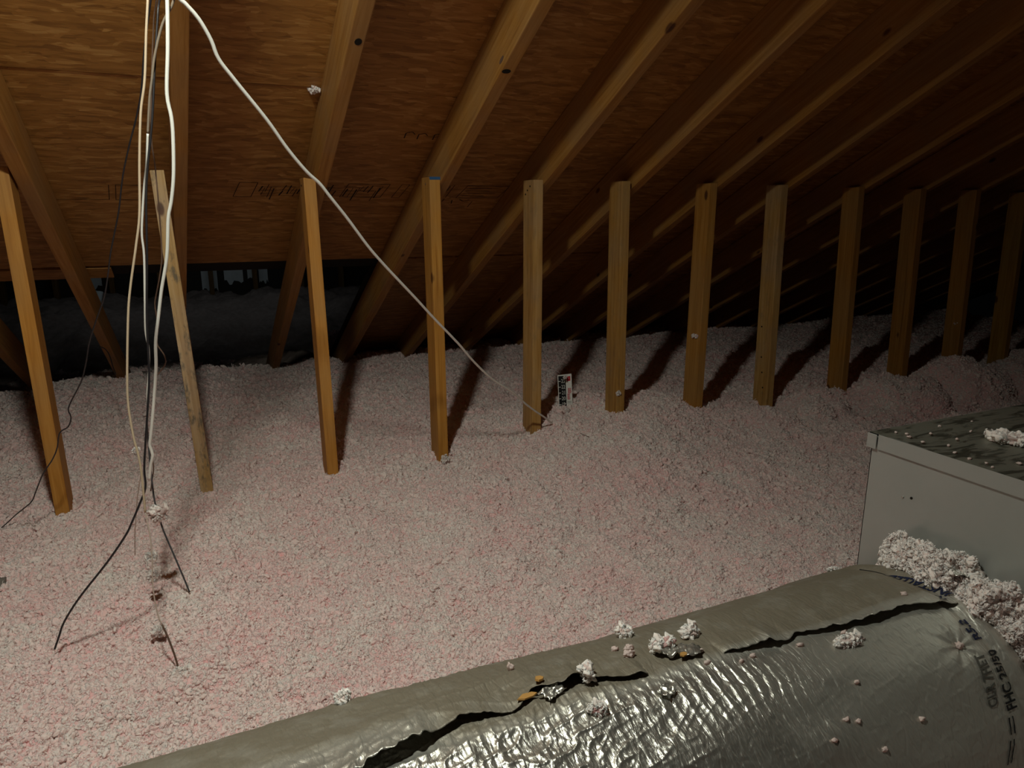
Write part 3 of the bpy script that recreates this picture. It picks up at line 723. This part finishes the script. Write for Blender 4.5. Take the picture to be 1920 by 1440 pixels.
def duct_line(pts, wd, mat):
    bm = bmesh.new(); prev = None
    P = []
    for (xa, ta), (xb, tb) in zip(pts, pts[1:]):
        for k in range(12): P.append((xa + (xb-xa)*k/12, ta + (tb-ta)*k/12))
    P.append(pts[-1])
    for (x, t) in P:
        q = (bm.verts.new(on_duct(x - wd/2, t, 0.0009)), bm.verts.new(on_duct(x + wd/2, t, 0.0009)))
        if prev: bm.faces.new((prev[0], prev[1], q[1], q[0]))
        prev = q
    link('printed_line', bm_mesh('printed_line', bm), mat, duct)
for dxx in (-0.0035, 0.0035):
    duct_line([(0.849 + dxx, 145.5), (0.842 + dxx, 150.5)], 0.0022, M['ink']); duct_line([(0.838 + dxx, 152), (0.822 + dxx, 158.5)], 0.0022, M['ink'])
    duct_line([(0.882 + dxx*0.8, 76.0), (0.886 + dxx*0.8, 62.0)], 0.002, M['ink'])

# ------------------------------------------------------------------ wool scraps
def tuft_mesh(size, seed, subdiv=3, curls=10, rough=0.55):
    q = random.Random(seed); bm = bmesh.new()
    bmesh.ops.create_icosphere(bm, subdivisions=subdiv, radius=1.0)
    off = Vector((q.random()*50, q.random()*50, q.random()*50))
    for v in bm.verts:
        d = v.co.normalized()
        k = 0.80 + rough*mnoise.noise(d*1.7 + off) + 0.5*rough*mnoise.noise(d*4.2 + off) + 0.25*rough*mnoise.noise(d*9 + off)
        v.co = d*k
    S = Vector(size); sm = (size[0]*size[1]*size[2])**(1/3)
    for v in bm.verts: v.co = v.co*S*(0.86 if max(size) > 0.0085 else 1.0)
    for c in range(curls):
        d = Vector((q.gauss(0, 1), q.gauss(0, 1), q.gauss(0, 1))).normalized(); p = d*0.62*S; t = (d + 0.9*Vector((q.gauss(0, 1), q.gauss(0, 1), q.gauss(0, 1)))).normalized()
        rad = (0.035 + 0.05*q.random())*sm; prev = None
        for k in range(6):
            rd = rad*(1 - k/6.5); s1 = t.orthogonal().normalized(); s2 = t.cross(s1)
            ring = [bm.verts.new(p + (s1*math.cos(a_) + s2*math.sin(a_))*rd) for a_ in (0, 2.09, 4.19)]
            if prev:
                for j in range(3): bm.faces.new((prev[j], prev[(j+1) % 3], ring[(j+1) % 3], ring[j]))
            prev = ring; p = p + t*0.15*sm; t = (t + 0.8*Vector((q.gauss(0, 1), q.gauss(0, 1), q.gauss(0, 1)))).normalized()
        bm.faces.new(prev)
    return bm_mesh('insulation_tuft', bm, True)
def scrap(loc, size, seed, label, group=None, mat='wool_pale', name='insulation_tuft', rot=None, subdiv=4, curls=12, fluff=True):
    o = link(name, tuft_mesh(size, seed, subdiv, curls), M[mat]); o.location = loc
    if rot: o.rotation_euler = rot
    if max(size) > 0.0085 and fluff:
        me_ = o.data; nv_ = len(me_.vertices); sm = (size[0]*size[1]*size[2])**(1/3); area = 4*math.pi*((size[0]*size[1])**1.6/3 + (size[0]*size[2])**1.6/3 + (size[1]*size[2])**1.6/3)**(1/1.6)
        for nm_, val in (('dens', 85/area), ('tuft', 0.22*sm + 0.0007)):
            at_ = me_.attributes.new(nm_, 'FLOAT', 'POINT'); at_.data.foreach_set('value', np.full(nv_, val, np.float32))
        o.modifiers.new('tufts', 'NODES').node_group = SCRAP_TREE
    return tag(o, label, 'insulation scrap', group)
HEAP_TREE = tuft_tree(9, M['wool_fluff'], 8, 0.55, 1.0, 3.14, 0.62, 0.05)
SCRAP_TREE = tuft_tree(12, M['wool_fluff_solid'], 6, 0.55, 1.0, 3.14, 0.62, 0.05, 2.1, 2, True)
# on the duct (x along it, angle round it, half sizes)
DUCT_BITS = [
 (0.454, 68.5, (.011, .009, .009), 'pale double tuft high on the duct, left of the lone round tuft', None),
 (0.518, 82.5, (.013, .011, .010), 'rounded pale tuft with a dimple lying on top of the duct, by itself', None),
 (0.468, 86.0, (.022, .009, .010), 'branched pinkish tuft lying on top of the duct beside the middle tear', 'wool_scrap'),
 (0.418, 78.2, (.005, .004, .004), 'tiny crumb left of a pair of crumbs on the duct top', None),
 (0.433, 80.3, (.007, .004, .005), 'small upper crumb of a pair on the duct top', None),
 (0.423, 84.6, (.008, .005, .006), 'small lower crumb of a pair on the duct top', None),
 (0.359, 88.8, (.006, .014, .013), 'upright forked tuft stuck in the torn foil edge', None),
 (0.347, 101.6, (.011, .008, .006), 'pinkish flake hanging on the shiny side below the torn foil edge', 'wool_scrap'),
 (0.293, 71.5, (.004, .005, .007), 'slender white crumb standing on the duct top left of the tear', None),
 (0.110, 57.5, (.011, .008, .009), 'pale tuft on the far rim of the duct toward the lower left', None),
 (0.694, 106.2, (.024, .010, .005), 'long flat pale tuft lying just below the right-hand tear', None),
 (0.838, 119.8, (.006, .005, .004), 'pale crumb sitting in the puckered dimple by the printed rating', None),
 (0.836, 95.6, (.005, .004, .003), 'white crumb on the duct top between tear and printing', None),
 (0.867, 54.0, (.010, .004, .003), 'thin crumb on the far rim of the duct near the metal box', None),
]
for i, (x, th, sz, lab, m_) in enumerate(DUCT_BITS):
    P = on_duct(x, th, sz[2]*0.45)
    scrap(P, sz, 100 + i, lab, mat=m_ or 'wool_pale', rot=(math.radians(th-90), 0, rng.random()*0.8 - 0.4), subdiv=4 if sz[0] > .007 else 3, curls=12 if sz[0] > .007 else 8)
for i, (x, th) in enumerate([(0.615, 128.3), (0.629, 129.9), (0.647, 139.6), (0.584, 132.2), (0.541, 100.6), (0.628, 101.7), (0.717, 136), (0.658, 119.5), (0.491, 91.0), (0.505, 92.5), (0.56, 100.0), (0.70, 102.0), (0.50, 97.5)]):
    sz = (.004 + .002*rng.random(), .003, .003)
    scrap(on_duct(x, th, .001), sz, 140 + i, 'tiny pale crumb of insulation stuck to the foil duct', 'crumbs on the foil duct', subdiv=2, curls=3)
for i, (x, th, sz, lab) in enumerate([(0.285, 89.0, (.013, .005, .0015), 'orange wood chip lying beside the left end of the middle tear'), (0.305, 85.5, (.006, .005, .002), 'brown wood chip tucked at the start of the middle tear'), (0.478, 93.0, (.006, .004, .0015), 'small orange wood chip among the crumpled foil on the duct')]):
    q = random.Random(i); bm = bmesh.new()
    ring = [(-1, -.2), (-.5, -.9), (.4, -.8), (1, -.1), (.6, .7), (-.3, .9)]
    lo_r = [bm.verts.new((a_*sz[0]*(1 + .2*q.random()), b_*sz[1], 0)) for a_, b_ in ring]; hi_r = [bm.verts.new((v.co.x*.9, v.co.y*.9, sz[2])) for v in lo_r]
    bm.faces.new(list(reversed(lo_r))); bm.faces.new(hi_r)
    for j in range(6): bm.faces.new((lo_r[j], lo_r[(j+1) % 6], hi_r[(j+1) % 6], hi_r[j]))
    o = link('wood_chip', bm_mesh('wood_chip', bm), M['chip']); o.location = on_duct(x, th, .004); o.rotation_euler = (math.radians(th-90), 0.15, 0.2)
    tag(o, lab, 'wood chip')
# crumpled foil torn open between the two tears, and a folded corner
def foil_scrap(x, th, w_, h_, seed, label, rot=0.0, parent=None, lift=0.003):
    n_ = 14; q = np.linspace(-1, 1, n_); A, B = np.meshgrid(q, q, indexing='ij')
    k = seed*3.1
    Z_ = 0.35*(1 - np.abs(vnoise(A*1.6 + k, B*1.6, 70))) + 0.25*vnoise(A*3 + k, B*3, 71)
    V = np.stack([A*w_*(1 + .25*vnoise(A*0, B*2 + k, 72)), B*h_*(1 + .25*vnoise(A*2 + k, B*0, 73)), Z_*min(w_, h_)], -1).reshape(-1, 3)
    me = mesh_from('foil_scrap', V, grid_faces(n_, n_), False)
    a = me.attributes.new('dust', 'FLOAT', 'POINT'); a.data.foreach_set('value', np.full(len(V), 0.12, np.float32))
    o = link('foil_scrap', me, M['foil'])
    P = on_duct(x, th, lift); o.location = P; o.rotation_euler = (math.radians(th-90), 0, rot)
    so = o.modifiers.new('thick', 'SOLIDIFY'); so.thickness = 0.0006
    tag(o, label, 'foil scrap'); return o
foil_scrap(0.482, 90.5, .024, .010, 1, 'crumpled bright foil shred lying between the two tears in the duct', -0.3)
foil_scrap(0.430, 103.0, .010, .007, 2, 'small folded foil corner lifted from the side of the duct', 0.5)
foil_scrap(0.312, 90.5, .013, .008, 3, 'wrinkled foil shred at the left end of the middle tear', 0.3)

# fluff heaped where the duct meets the metal box
cl_n, cl_m = 150, 46
t = np.linspace(0, 1, cl_n); s_ = np.linspace(0, 1, cl_m)
TT, SS = np.meshgrid(t, s_, indexing='ij')
thc = 64 + 68*TT                             # sweeps round the end ring of the duct
wid = np.interp(thc, [60, 66, 80, 95, 100, 111, 119, 126, 134], [0.004, 0.030, 0.052, 0.054, 0.040, 0.044, 0.026, 0.018, 0.004])*(1 + 0.22*vnoise(TT*11, SS*0, 80))
xx = 0.950 - wid*SS - 0.004
bulge = np.sin(np.pi*SS)**0.6*0.030*(0.5 + 0.7*sstep(0, .15, TT))*(1 + 0.5*vnoise(TT*14, SS*4, 85))
ext = 0.040*(1 - SS)**0.8*(0.75 + 0.35*vnoise(TT*8, SS*0, 84))
rr2 = DR - 0.020 + ext + bulge + 0.007*vnoise(TT*40, SS*10, 81) + 0.005*vnoise(TT*90, SS*24, 82)
V = duct_pt(xx + 0.004*vnoise(TT*60, SS*16, 83), thc, rr2).reshape(-1, 3)
me = mesh_from('insulation_heap', V, grid_faces(cl_n, cl_m), True)
a = me.attributes.new('dens', 'FLOAT', 'POINT'); a.data.foreach_set('value', np.full(len(V), 60000, np.float32))
a = me.attributes.new('tuft', 'FLOAT', 'POINT'); a.data.foreach_set('value', np.full(len(V), 0.0034, np.float32))
heap = tag(link('insulation_heap', me, M['wool_pale']), 'heap of whitish pink fluff where the foil duct meets the metal box', 'insulation', kind='stuff')
heap.modifiers.new('tufts', 'NODES').node_group = HEAP_TREE
o = foil_scrap(0.925, 98.5, .016, .010, 5, 'shiny foil shred poking out of the fluff beside the metal box', 0.7, lift=0.034)

# on the lid of the metal box
def on_lid(x, y): return Vector((x, y, H + PZ))
scrap(on_lid(1.098, 0.606) + Vector((0, 0, .004)), (.045, .020, .009), 201, 'large flat pale tuft lying on the metal box lid at the right edge', mat='wool_pale', rot=(0, 0, -0.9), curls=24)
for i, (x, y, k) in enumerate([(0.984, 0.7035, 5), (0.9705, 0.667, 5), (1.0695, 0.7104, 5.5), (1.0868, 0.6716, 4), (0.9447+.012, 0.5553, 4), (0.9757, 0.6927, 6), (0.9762, 0.716, 4), (0.9678, 0.6155, 5), (0.9588+.003, 0.5902, 5), (0.9652, 0.5685, 4), (1.006, 0.55, 6), (1.02, 0.69, 4), (1.03, 0.655, 4), (0.99, 0.64, 4), (1.14, 0.705, 4), (0.985, 0.52, 5)]):
    scrap(on_lid(x, y) + Vector((0, 0, .0012)), (k*.0008, k*.0006, .002), 220 + i, 'tiny white crumb of insulation on the metal box lid', 'crumbs on the metal box lid', subdiv=2, curls=4)

# stuck to posts, board and ruler
scrap((1.954, ROW_Y + .03, H - .523), (.006, .024, .012), 301, 'pinkish tuft stuck to the second post right of the depth ruler', mat='wool_scrap')
scrap((1.558, ROW_Y - .002, H - .727), (.013, .005, .013), 302, 'white tuft stuck near the foot of the post right of the ruler')
scrap((2.836, ROW_Y + .03, H - .509), (.004, .016, .008), 303, 'white fleck stuck to the fourth post right of the depth ruler', curls=6)
scrap((3.662, ROW_Y + .03, H - .581), (.005, .022, .013), 304, 'pale tuft stuck to the second last post on the right')
scrap(roof(0.381, -0.272, RAFTER_DEPTH - .006), (.016, .018, .010), 305, 'white tuft caught in the board seam beside the third rafter', curls=16)
scrap((0.800, ROW_Y - .016, H - .895), (.016, .009, .017), 306, 'pale tuft piled against the foot of the post with blue paint')

# ------------------------------------------------------------------ depth ruler
ru = empty('depth_ruler', (1.432, 2.60, H - 0.92))
tag(ru, 'white and black depth ruler card numbered 20 to 23 standing in the insulation', 'ruler')
ru.rotation_euler = (math.radians(-4), math.radians(-3.0), math.radians(-24))
RW, RT = 0.060, 0.236
def card(name, x0, x1, z0, z1, y0, y1, mat): return link(name, box_mesh(name, (x0, y0, z0), (x1, y1, z1)), mat, ru)
bm = box_bm((-RW/2, -0.0006, -0.25), (RW/2, 0.0006, RT), 0.0)
for v_ in bm.verts:
    if v_.co.z > 0.2 and v_.co.x > 0: v_.co.z += 0.004
link('card', bm_mesh('card', bm), M['white'], ru)
card('black_scale', -RW/2 + .003, 0.004, -0.2, RT - .004, -0.0012, -0.0006, M['black'])
def flat_text(s, size, x, z, mat, rot=0.0, name='numeral', sx=1.0):
    bm = text_mesh(s, size, 0.0)
    xs = [v.co.x for v in bm.verts]; zs = [v.co.y for v in bm.verts]; cx, cz = (min(xs)+max(xs))/2, (min(zs)+max(zs))/2
    for v in bm.verts:
        a_, b_ = (v.co.x - cx)*sx, v.co.y - cz
        v.co = Vector((x + a_*math.cos(rot) - b_*math.sin(rot), -0.0016, z + a_*math.sin(rot) + b_*math.cos(rot)))
    return link(name, bm_mesh(name, bm), mat, ru)
for k, num in enumerate(('23', '22', '21', '20', '19', '18')):
    z = RT - 0.027 - 0.0254*k
    flat_text(num, 0.0235, -0.0075, z + .001, M['white'], sx=0.72)
    card('tick_mark', -RW/2 + .003, -RW/2 + .012, z - .0012, z + .0012, -0.0018, -0.0012, M['white'])
bm = bmesh.new(); bm.faces.new([bm.verts.new((x, -0.0012, z)) for x, z in ((.006, RT-.022), (.010, RT-.008), (.0245, RT-.006), (.0245, RT-.026), (.012, RT-.028))]); link('red_emblem', bm_mesh('red_emblem', bm), M['red'], ru)
bm = bmesh.new(); bm.faces.new([bm.verts.new((x, -0.0017, z)) for x, z in ((.012, RT-.018), (.018, RT-.012), (.021, RT-.014), (.016, RT-.021))]); link('emblem_figure', bm_mesh('emblem_figure', bm), M['pinkred'], ru)
# two short red words running up the card, too blurred to read: strokes only
bm = bmesh.new(); q = random.Random(5)
for (z0, z1, x0, x1) in ((RT-.080, RT-.058, .012, .028), (RT-.108, RT-.082, .009, .022)):
    z = z0
    while z < z1:
        h_ = .0022 + .0016*q.random()
        bm.faces.new([bm.verts.new(p) for p in ((x0 + .003*q.random(), -.0013, z), (x1 - .004*q.random(), -.0013, z), (x1 - .002*q.random(), -.0013, z + h_), (x0, -.0013, z + h_))]); z += h_ + .0016
    bm.faces.new([bm.verts.new(p) for p in ((x0, -.0014, z0), (x0 + .003, -.0014, z0), (x0 + .004, -.0014, z1), (x0 + .001, -.0014, z1))])
link('red_lettering', bm_mesh('red_lettering', bm), M['pinkred'], ru)
for k in range(2): card('fine_print', .008, .026, RT - .118 - .006*k, RT - .1165 - .006*k, -0.0012, -0.0006, M['ink_faint'])
scrap(Vector((1.416, 2.590, H - 0.688)), (.011, .008, .008), 310, 'white tuft perched on the top edge of the depth ruler', curls=14)
scrap(Vector((1.420, 2.575, H - 0.832)), (.012, .009, .013), 311, 'pale tuft leaning against the foot of the depth ruler', curls=14)

# ------------------------------------------------------------------ hanging cables
WIRES = {
 'white_main': [(0.016,1.407,0.433),(0.013,1.419,0.373),(0.012,1.425,0.343),(0.005,1.441,0.271),(-0.004,1.458,0.2),(-0.001,1.464,0.162),(-0.002,1.471,0.126),(-0.008,1.485,0.063),(-0.017,1.498,0.016),(-0.025,1.506,-0.013),(-0.035,1.524,-0.083),(-0.052,1.544,-0.15),(-0.063,1.558,-0.201),(-0.074,1.573,-0.253),(-0.08,1.586,-0.31),(-0.094,1.607,-0.392),(-0.107,1.625,-0.46),(-0.112,1.632,-0.485),(-0.109,1.635,-0.507),(-0.116,1.643,-0.533),(-0.123,1.653,-0.569)],
 'tan': [(-0.006,1.473,0.434),(-0.018,1.472,0.351),(-0.026,1.472,0.3),(-0.037,1.471,0.222),(-0.049,1.473,0.169),(-0.06,1.471,0.088),(-0.07,1.469,-0.003),(-0.082,1.47,-0.06),(-0.099,1.473,-0.131),(-0.109,1.473,-0.184),(-0.123,1.471,-0.293),(-0.128,1.469,-0.354),(-0.126,1.464,-0.415),(-0.122,1.46,-0.446),(-0.12,1.456,-0.483),(-0.122,1.451,-0.563),(-0.119,1.446,-0.606),(-0.12,1.443,-0.655),(-0.125,1.441,-0.716),(-0.123,1.436,-0.772),(-0.117,1.431,-0.797),(-0.109,1.426,-0.826),(-0.1,1.419,-0.87),(-0.096,1.415,-0.909)],
 'white_two': [(0.04,1.411,0.406),(0.022,1.433,0.345),(0.001,1.452,0.311),(-0.017,1.471,0.262),(-0.026,1.484,0.224),(-0.033,1.493,0.195),(-0.043,1.51,0.137),(-0.052,1.526,0.082),(-0.06,1.537,0.045),(-0.069,1.552,-0.004),(-0.075,1.563,-0.044),(-0.076,1.572,-0.084),(-0.085,1.594,-0.169),(-0.092,1.612,-0.236),(-0.091,1.62,-0.276),(-0.097,1.635,-0.329),(-0.105,1.647,-0.372),(-0.109,1.659,-0.415),(-0.116,1.67,-0.453),(-0.129,1.693,-0.532),(-0.134,1.708,-0.593)],
 'black_fork': [(0.006,1.483,0.406),(-0.004,1.483,0.338),(-0.017,1.483,0.26),(-0.029,1.483,0.18),(-0.037,1.483,0.135),(-0.05,1.485,0.071),(-0.058,1.484,0.015),(-0.067,1.481,-0.08),(-0.08,1.479,-0.197),(-0.087,1.475,-0.297),(-0.096,1.475,-0.359),(-0.108,1.475,-0.432),(-0.116,1.475,-0.485),(-0.118,1.473,-0.522),(-0.132,1.477,-0.555),(-0.15,1.484,-0.593),(-0.165,1.489,-0.621),(-0.205,1.505,-0.678),(-0.264,1.529,-0.753),(-0.3,1.544,-0.808),(-0.314,1.548,-0.841),(-0.325,1.551,-0.867)],
 'brown': [(0.001,1.522,0.416),(-0.013,1.539,0.332),(-0.025,1.555,0.254),(-0.036,1.57,0.172),(-0.04,1.578,0.124),(-0.039,1.583,0.086),(-0.041,1.594,0.006),(-0.045,1.607,-0.077),(-0.051,1.615,-0.114),(-0.063,1.626,-0.158),(-0.07,1.633,-0.185),(-0.07,1.638,-0.219),(-0.076,1.646,-0.265),(-0.072,1.647,-0.28),(-0.065,1.647,-0.294),(-0.063,1.648,-0.31),(-0.07,1.653,-0.324),(-0.082,1.662,-0.339),(-0.09,1.669,-0.355),(-0.098,1.68,-0.41),(-0.113,1.697,-0.486),(-0.117,1.703,-0.525),(-0.115,1.707,-0.558),(-0.122,1.715,-0.591),(-0.128,1.721,-0.619)],
 'grey': [(-0.115,1.683,-0.445),(-0.118,1.685,-0.494),(-0.12,1.687,-0.557),(-0.121,1.688,-0.605),(-0.12,1.689,-0.64),(-0.115,1.688,-0.673),(-0.111,1.687,-0.703),(-0.092,1.681,-0.78),(-0.08,1.678,-0.829),(-0.072,1.676,-0.864)],
 'pale': [(-0.14,1.718,-0.564),(-0.159,1.757,-0.64),(-0.171,1.787,-0.703),(-0.18,1.81,-0.753),(-0.189,1.841,-0.821)],
 'black_left': [(-0.002,1.523,0.416),(-0.014,1.548,0.369),(-0.034,1.589,0.296),(-0.049,1.625,0.225),(-0.064,1.653,0.179),(-0.083,1.682,0.131),(-0.101,1.712,0.081),(-0.11,1.73,0.05),(-0.124,1.759,-0.004),(-0.151,1.806,-0.084),(-0.164,1.833,-0.132),(-0.181,1.864,-0.188),(-0.205,1.9,-0.24),(-0.232,1.939,-0.301),(-0.25,1.972,-0.358),(-0.27,2.004,-0.41),(-0.3,2.043,-0.461),(-0.316,2.065,-0.493),(-0.314,2.075,-0.516),(-0.326,2.094,-0.545),(-0.352,2.122,-0.568),(-0.368,2.151,-0.616),(-0.388,2.178,-0.655),(-0.424,2.223,-0.708),(-0.458,2.27,-0.775),(-0.477,2.295,-0.809),(-0.531,2.356,-0.862),(-0.588,2.422,-0.921),(-0.676,2.521,-1.0)],
 'cable': [(0.02,1.391,0.382),(0.028,1.417,0.349),(0.038,1.424,0.341),(0.058,1.439,0.322),(0.076,1.46,0.294),(0.087,1.479,0.267),(0.113,1.503,0.237),(0.17,1.552,0.175),(0.211,1.591,0.124),(0.251,1.624,0.082),(0.281,1.646,0.058),(0.306,1.667,0.03),(0.349,1.705,-0.017),(0.406,1.756,-0.084),(0.453,1.795,-0.132),(0.502,1.833,-0.179),(0.559,1.878,-0.233),(0.628,1.933,-0.3),(0.728,2.01,-0.394),(0.803,2.072,-0.47),(0.895,2.14,-0.55),(0.994,2.205,-0.618),(1.073,2.263,-0.684),(1.139,2.308,-0.734),(1.197,2.347,-0.775),(1.246,2.382,-0.814)],
 'thread': [(1.305,2.262,-0.827),(1.338,2.229,-0.843),(1.374,2.19,-0.866),(1.411,2.153,-0.885)],
 'short_left': [(-0.359,3.292,-0.536),(-0.337,3.249,-0.542),(-0.32,3.194,-0.561),(-0.307,3.123,-0.592),(-0.296,3.074,-0.613)],
}

def smooth_path(pts, step=0.008):
    P = [Vector(p) for p in pts]; out = []
    for i in range(len(P)-1):
        p0 = P[max(i-1, 0)]; p1 = P[i]; p2 = P[i+1]; p3 = P[min(i+2, len(P)-1)]
        n_ = max(2, int((p2-p1).length/step))
        for k in range(n_):
            t = k/n_; t2 = t*t; t3 = t2*t
            out.append(0.5*((2*p1) + (p2-p0)*t + (2*p0-5*p1+4*p2-p3)*t2 + (3*p1-p0-3*p2+p3)*t3))
    out.append(P[-1]); return out
def tube(name, pts, rad, mat, parent=None, seg=8):
    P = smooth_path(pts); bm = bmesh.new(); prev = None; up = Vector((0.3, 0.9, 0.2))
    for i, p in enumerate(P):
        t = (P[min(i+1, len(P)-1)] - P[max(i-1, 0)]).normalized()
        s1 = (up - t*up.dot(t)).normalized(); s2 = t.cross(s1); up = s1
        ring = [bm.verts.new(p + (s1*math.cos(a_) + s2*math.sin(a_))*rad) for a_ in np.linspace(0, 2*math.pi, seg, False)]
        if prev:
            for j in range(seg): bm.faces.new((prev[j], prev[(j+1) % seg], ring[(j+1) % seg], ring[j]))
        else: bm.faces.new(list(reversed(ring)))
        prev = ring
    bm.faces.new(prev)
    bmesh.ops.recalc_face_normals(bm, faces=list(bm.faces))
    for v in bm.verts: v.co.z += H
    return link(name, bm_mesh(name, bm, True), mat, parent)
def ext(key, end_dz=0.0):
    p = [Vector(q) for q in WIRES[key]]
    up_ = Vector((p[0].x*0.3 + 0.005, 0.95, 0.83)) 
    return [tuple(up_)] + [tuple((p[0] + up_)/2 + Vector((0.004, 0.02, 0.0)))] + [tuple(q) for q in p]
CAB = [
 ('white_main', 'hanging_cable', .0033, 'cable_white', 'thick bright white cable, rightmost of the hanging bundle'),
 ('tan', 'hanging_cable', .0022, 'cable_tan', 'tan cable bowing out on the left side of the hanging bundle'),
 ('white_two', 'hanging_cable', .0022, 'cable_white', 'white cable in the middle of the hanging bundle'),
 ('black_fork', 'hanging_cable', .0021, 'cable_black', 'black cable of the bundle whose end slants down left over the pink insulation'),
 ('brown', 'hanging_cable', .0015, 'cable_brown', 'thin brown cable looping out to the right in the hanging bundle'),
 ('black_left', 'hanging_cable', .0017, 'cable_black', 'thin black wire straying left across the leftmost post'),
 ('cable', 'hanging_cable', .0036, 'cable_white', 'white cable stretched diagonally in front of the posts to the floor'),
]
cab_objs = {}
for key, nm, rad, mat, lab in CAB:
    pp_ = ext(key)
    if key == 'white_two': pp_ = pp_[8:]
    if key == 'tan': pp_ = pp_[:18]
    cab_objs[key] = tag(tube(nm, pp_, rad, M[mat]), lab, 'cable', None if key in ('cable',) else 'cables hanging from the roof')
tag(tube('hanging_cable', WIRES['grey'], .0020, M['cable_grey']), 'short dark grey wire holding a fluffy ball, pointing down right', 'cable', 'cables hanging from the roof')
tag(tube('hanging_cable', WIRES['pale'], .0011, M['cable_pale']), 'faint thin pale wire end left of the lower bundle', 'cable', 'cables hanging from the roof')
tag(tube('wire_end', WIRES['thread'], .0011, M['cable_brown']), 'thin brown wire lying on the insulation below the depth ruler', 'wire')
tag(tube('wire_end', WIRES['short_left'], .0020, M['cable_black']), 'short black wire curling beside the foot of the left rafter', 'wire')
tube('dull_upper_length', ext('white_two')[:9], .0022, M['cable_dull'], cab_objs['white_two'])
# the bare copper-dark tip of the tan cable
tip = WIRES['tan'][-4:]
tube('cable_tip', tip, .0019, M['cable_brown'], cab_objs['tan'])
tube('bare_conductor', ext('tan')[17:-3], .0013, M['cable_pale'], cab_objs['tan'])
tw = WIRES['white_main'][-7:]
for i, (p, sz, lab) in enumerate([
    ((-0.1155, 1.679, -0.660), (.021, .016, .027), 'large fluffy white ball of insulation caught on the grey wire'),
    ((-0.138, 1.650, -0.795), (.013, .010, .016), 'white fluff caught low on the tan wire below the large ball'),
    ((-0.140, 1.664, -0.752), (.014, .009, .009), 'fluff speck on the tan wire just under the large ball'),
    ((-0.131, 1.515, -0.858), (.016, .012, .014), 'lowest fluff wad threaded on the tan wire'),
    ((-0.136, 1.60, -0.485), (.007, .005, .010), 'small fluff speck on the pale cables well above the large ball'),
    ((-0.080, 1.690, -0.893), (.020, .016, .014), 'pale wad at the tip of the slanting grey wire'),
    ((-0.09, 1.405, -0.900), (.022, .018, .014), 'pale wad at the tip of the tan wire')]):
    scrap((p[0], p[1], p[2] + H), sz, 330 + i, lab, curls=14)
# grey ragged piece at the left edge
g_ = scrap((-0.530, 1.97, H - 0.915), (.046, .060, .075), 350, 'grey ragged scrap half buried at the left edge of the picture', mat='grey', name='duct_wrap_scrap', curls=4, fluff=False)

# ------------------------------------------------------------------ the lamp itself, clamped under the second rafter (above the frame)
lp = empty('clamp_lamp', LAMP)
tag(lp, 'clamp lamp with a metal reflector hung under the rafter above the cables', 'lamp')
bm = bmesh.new()
prof = [(0.018, 0.125), (0.020, 0.085), (0.045, 0.075), (0.085, 0.055), (0.105, 0.050)]
rings = [[bm.verts.new((r_*math.cos(a_), r_*math.sin(a_), z_)) for a_ in np.linspace(0, 2*math.pi, 28, False)] for r_, z_ in prof]
for r0, r1 in zip(rings, rings[1:]):
    for k in range(28): bm.faces.new((r0[k], r0[(k+1) % 28], r1[(k+1) % 28], r1[k]))
bm.faces.new(rings[0])
q_ = LAMP_AIM.to_track_quat('-Z', 'Y')
rf = link('reflector', bm_mesh('reflector', bm, True), M['steel'], lp); rf.rotation_mode = 'QUATERNION'; rf.rotation_quaternion = q_
# ------------------------------------------------------------------ unseen wall behind the viewer, added to bounce lamp light forward
tag(link('rear_bounce_wall', box_mesh('rear_bounce_wall', (-2.2, -1.66, 0), (7.0, -1.62, 3.4)), M['osb']), kind='structure')
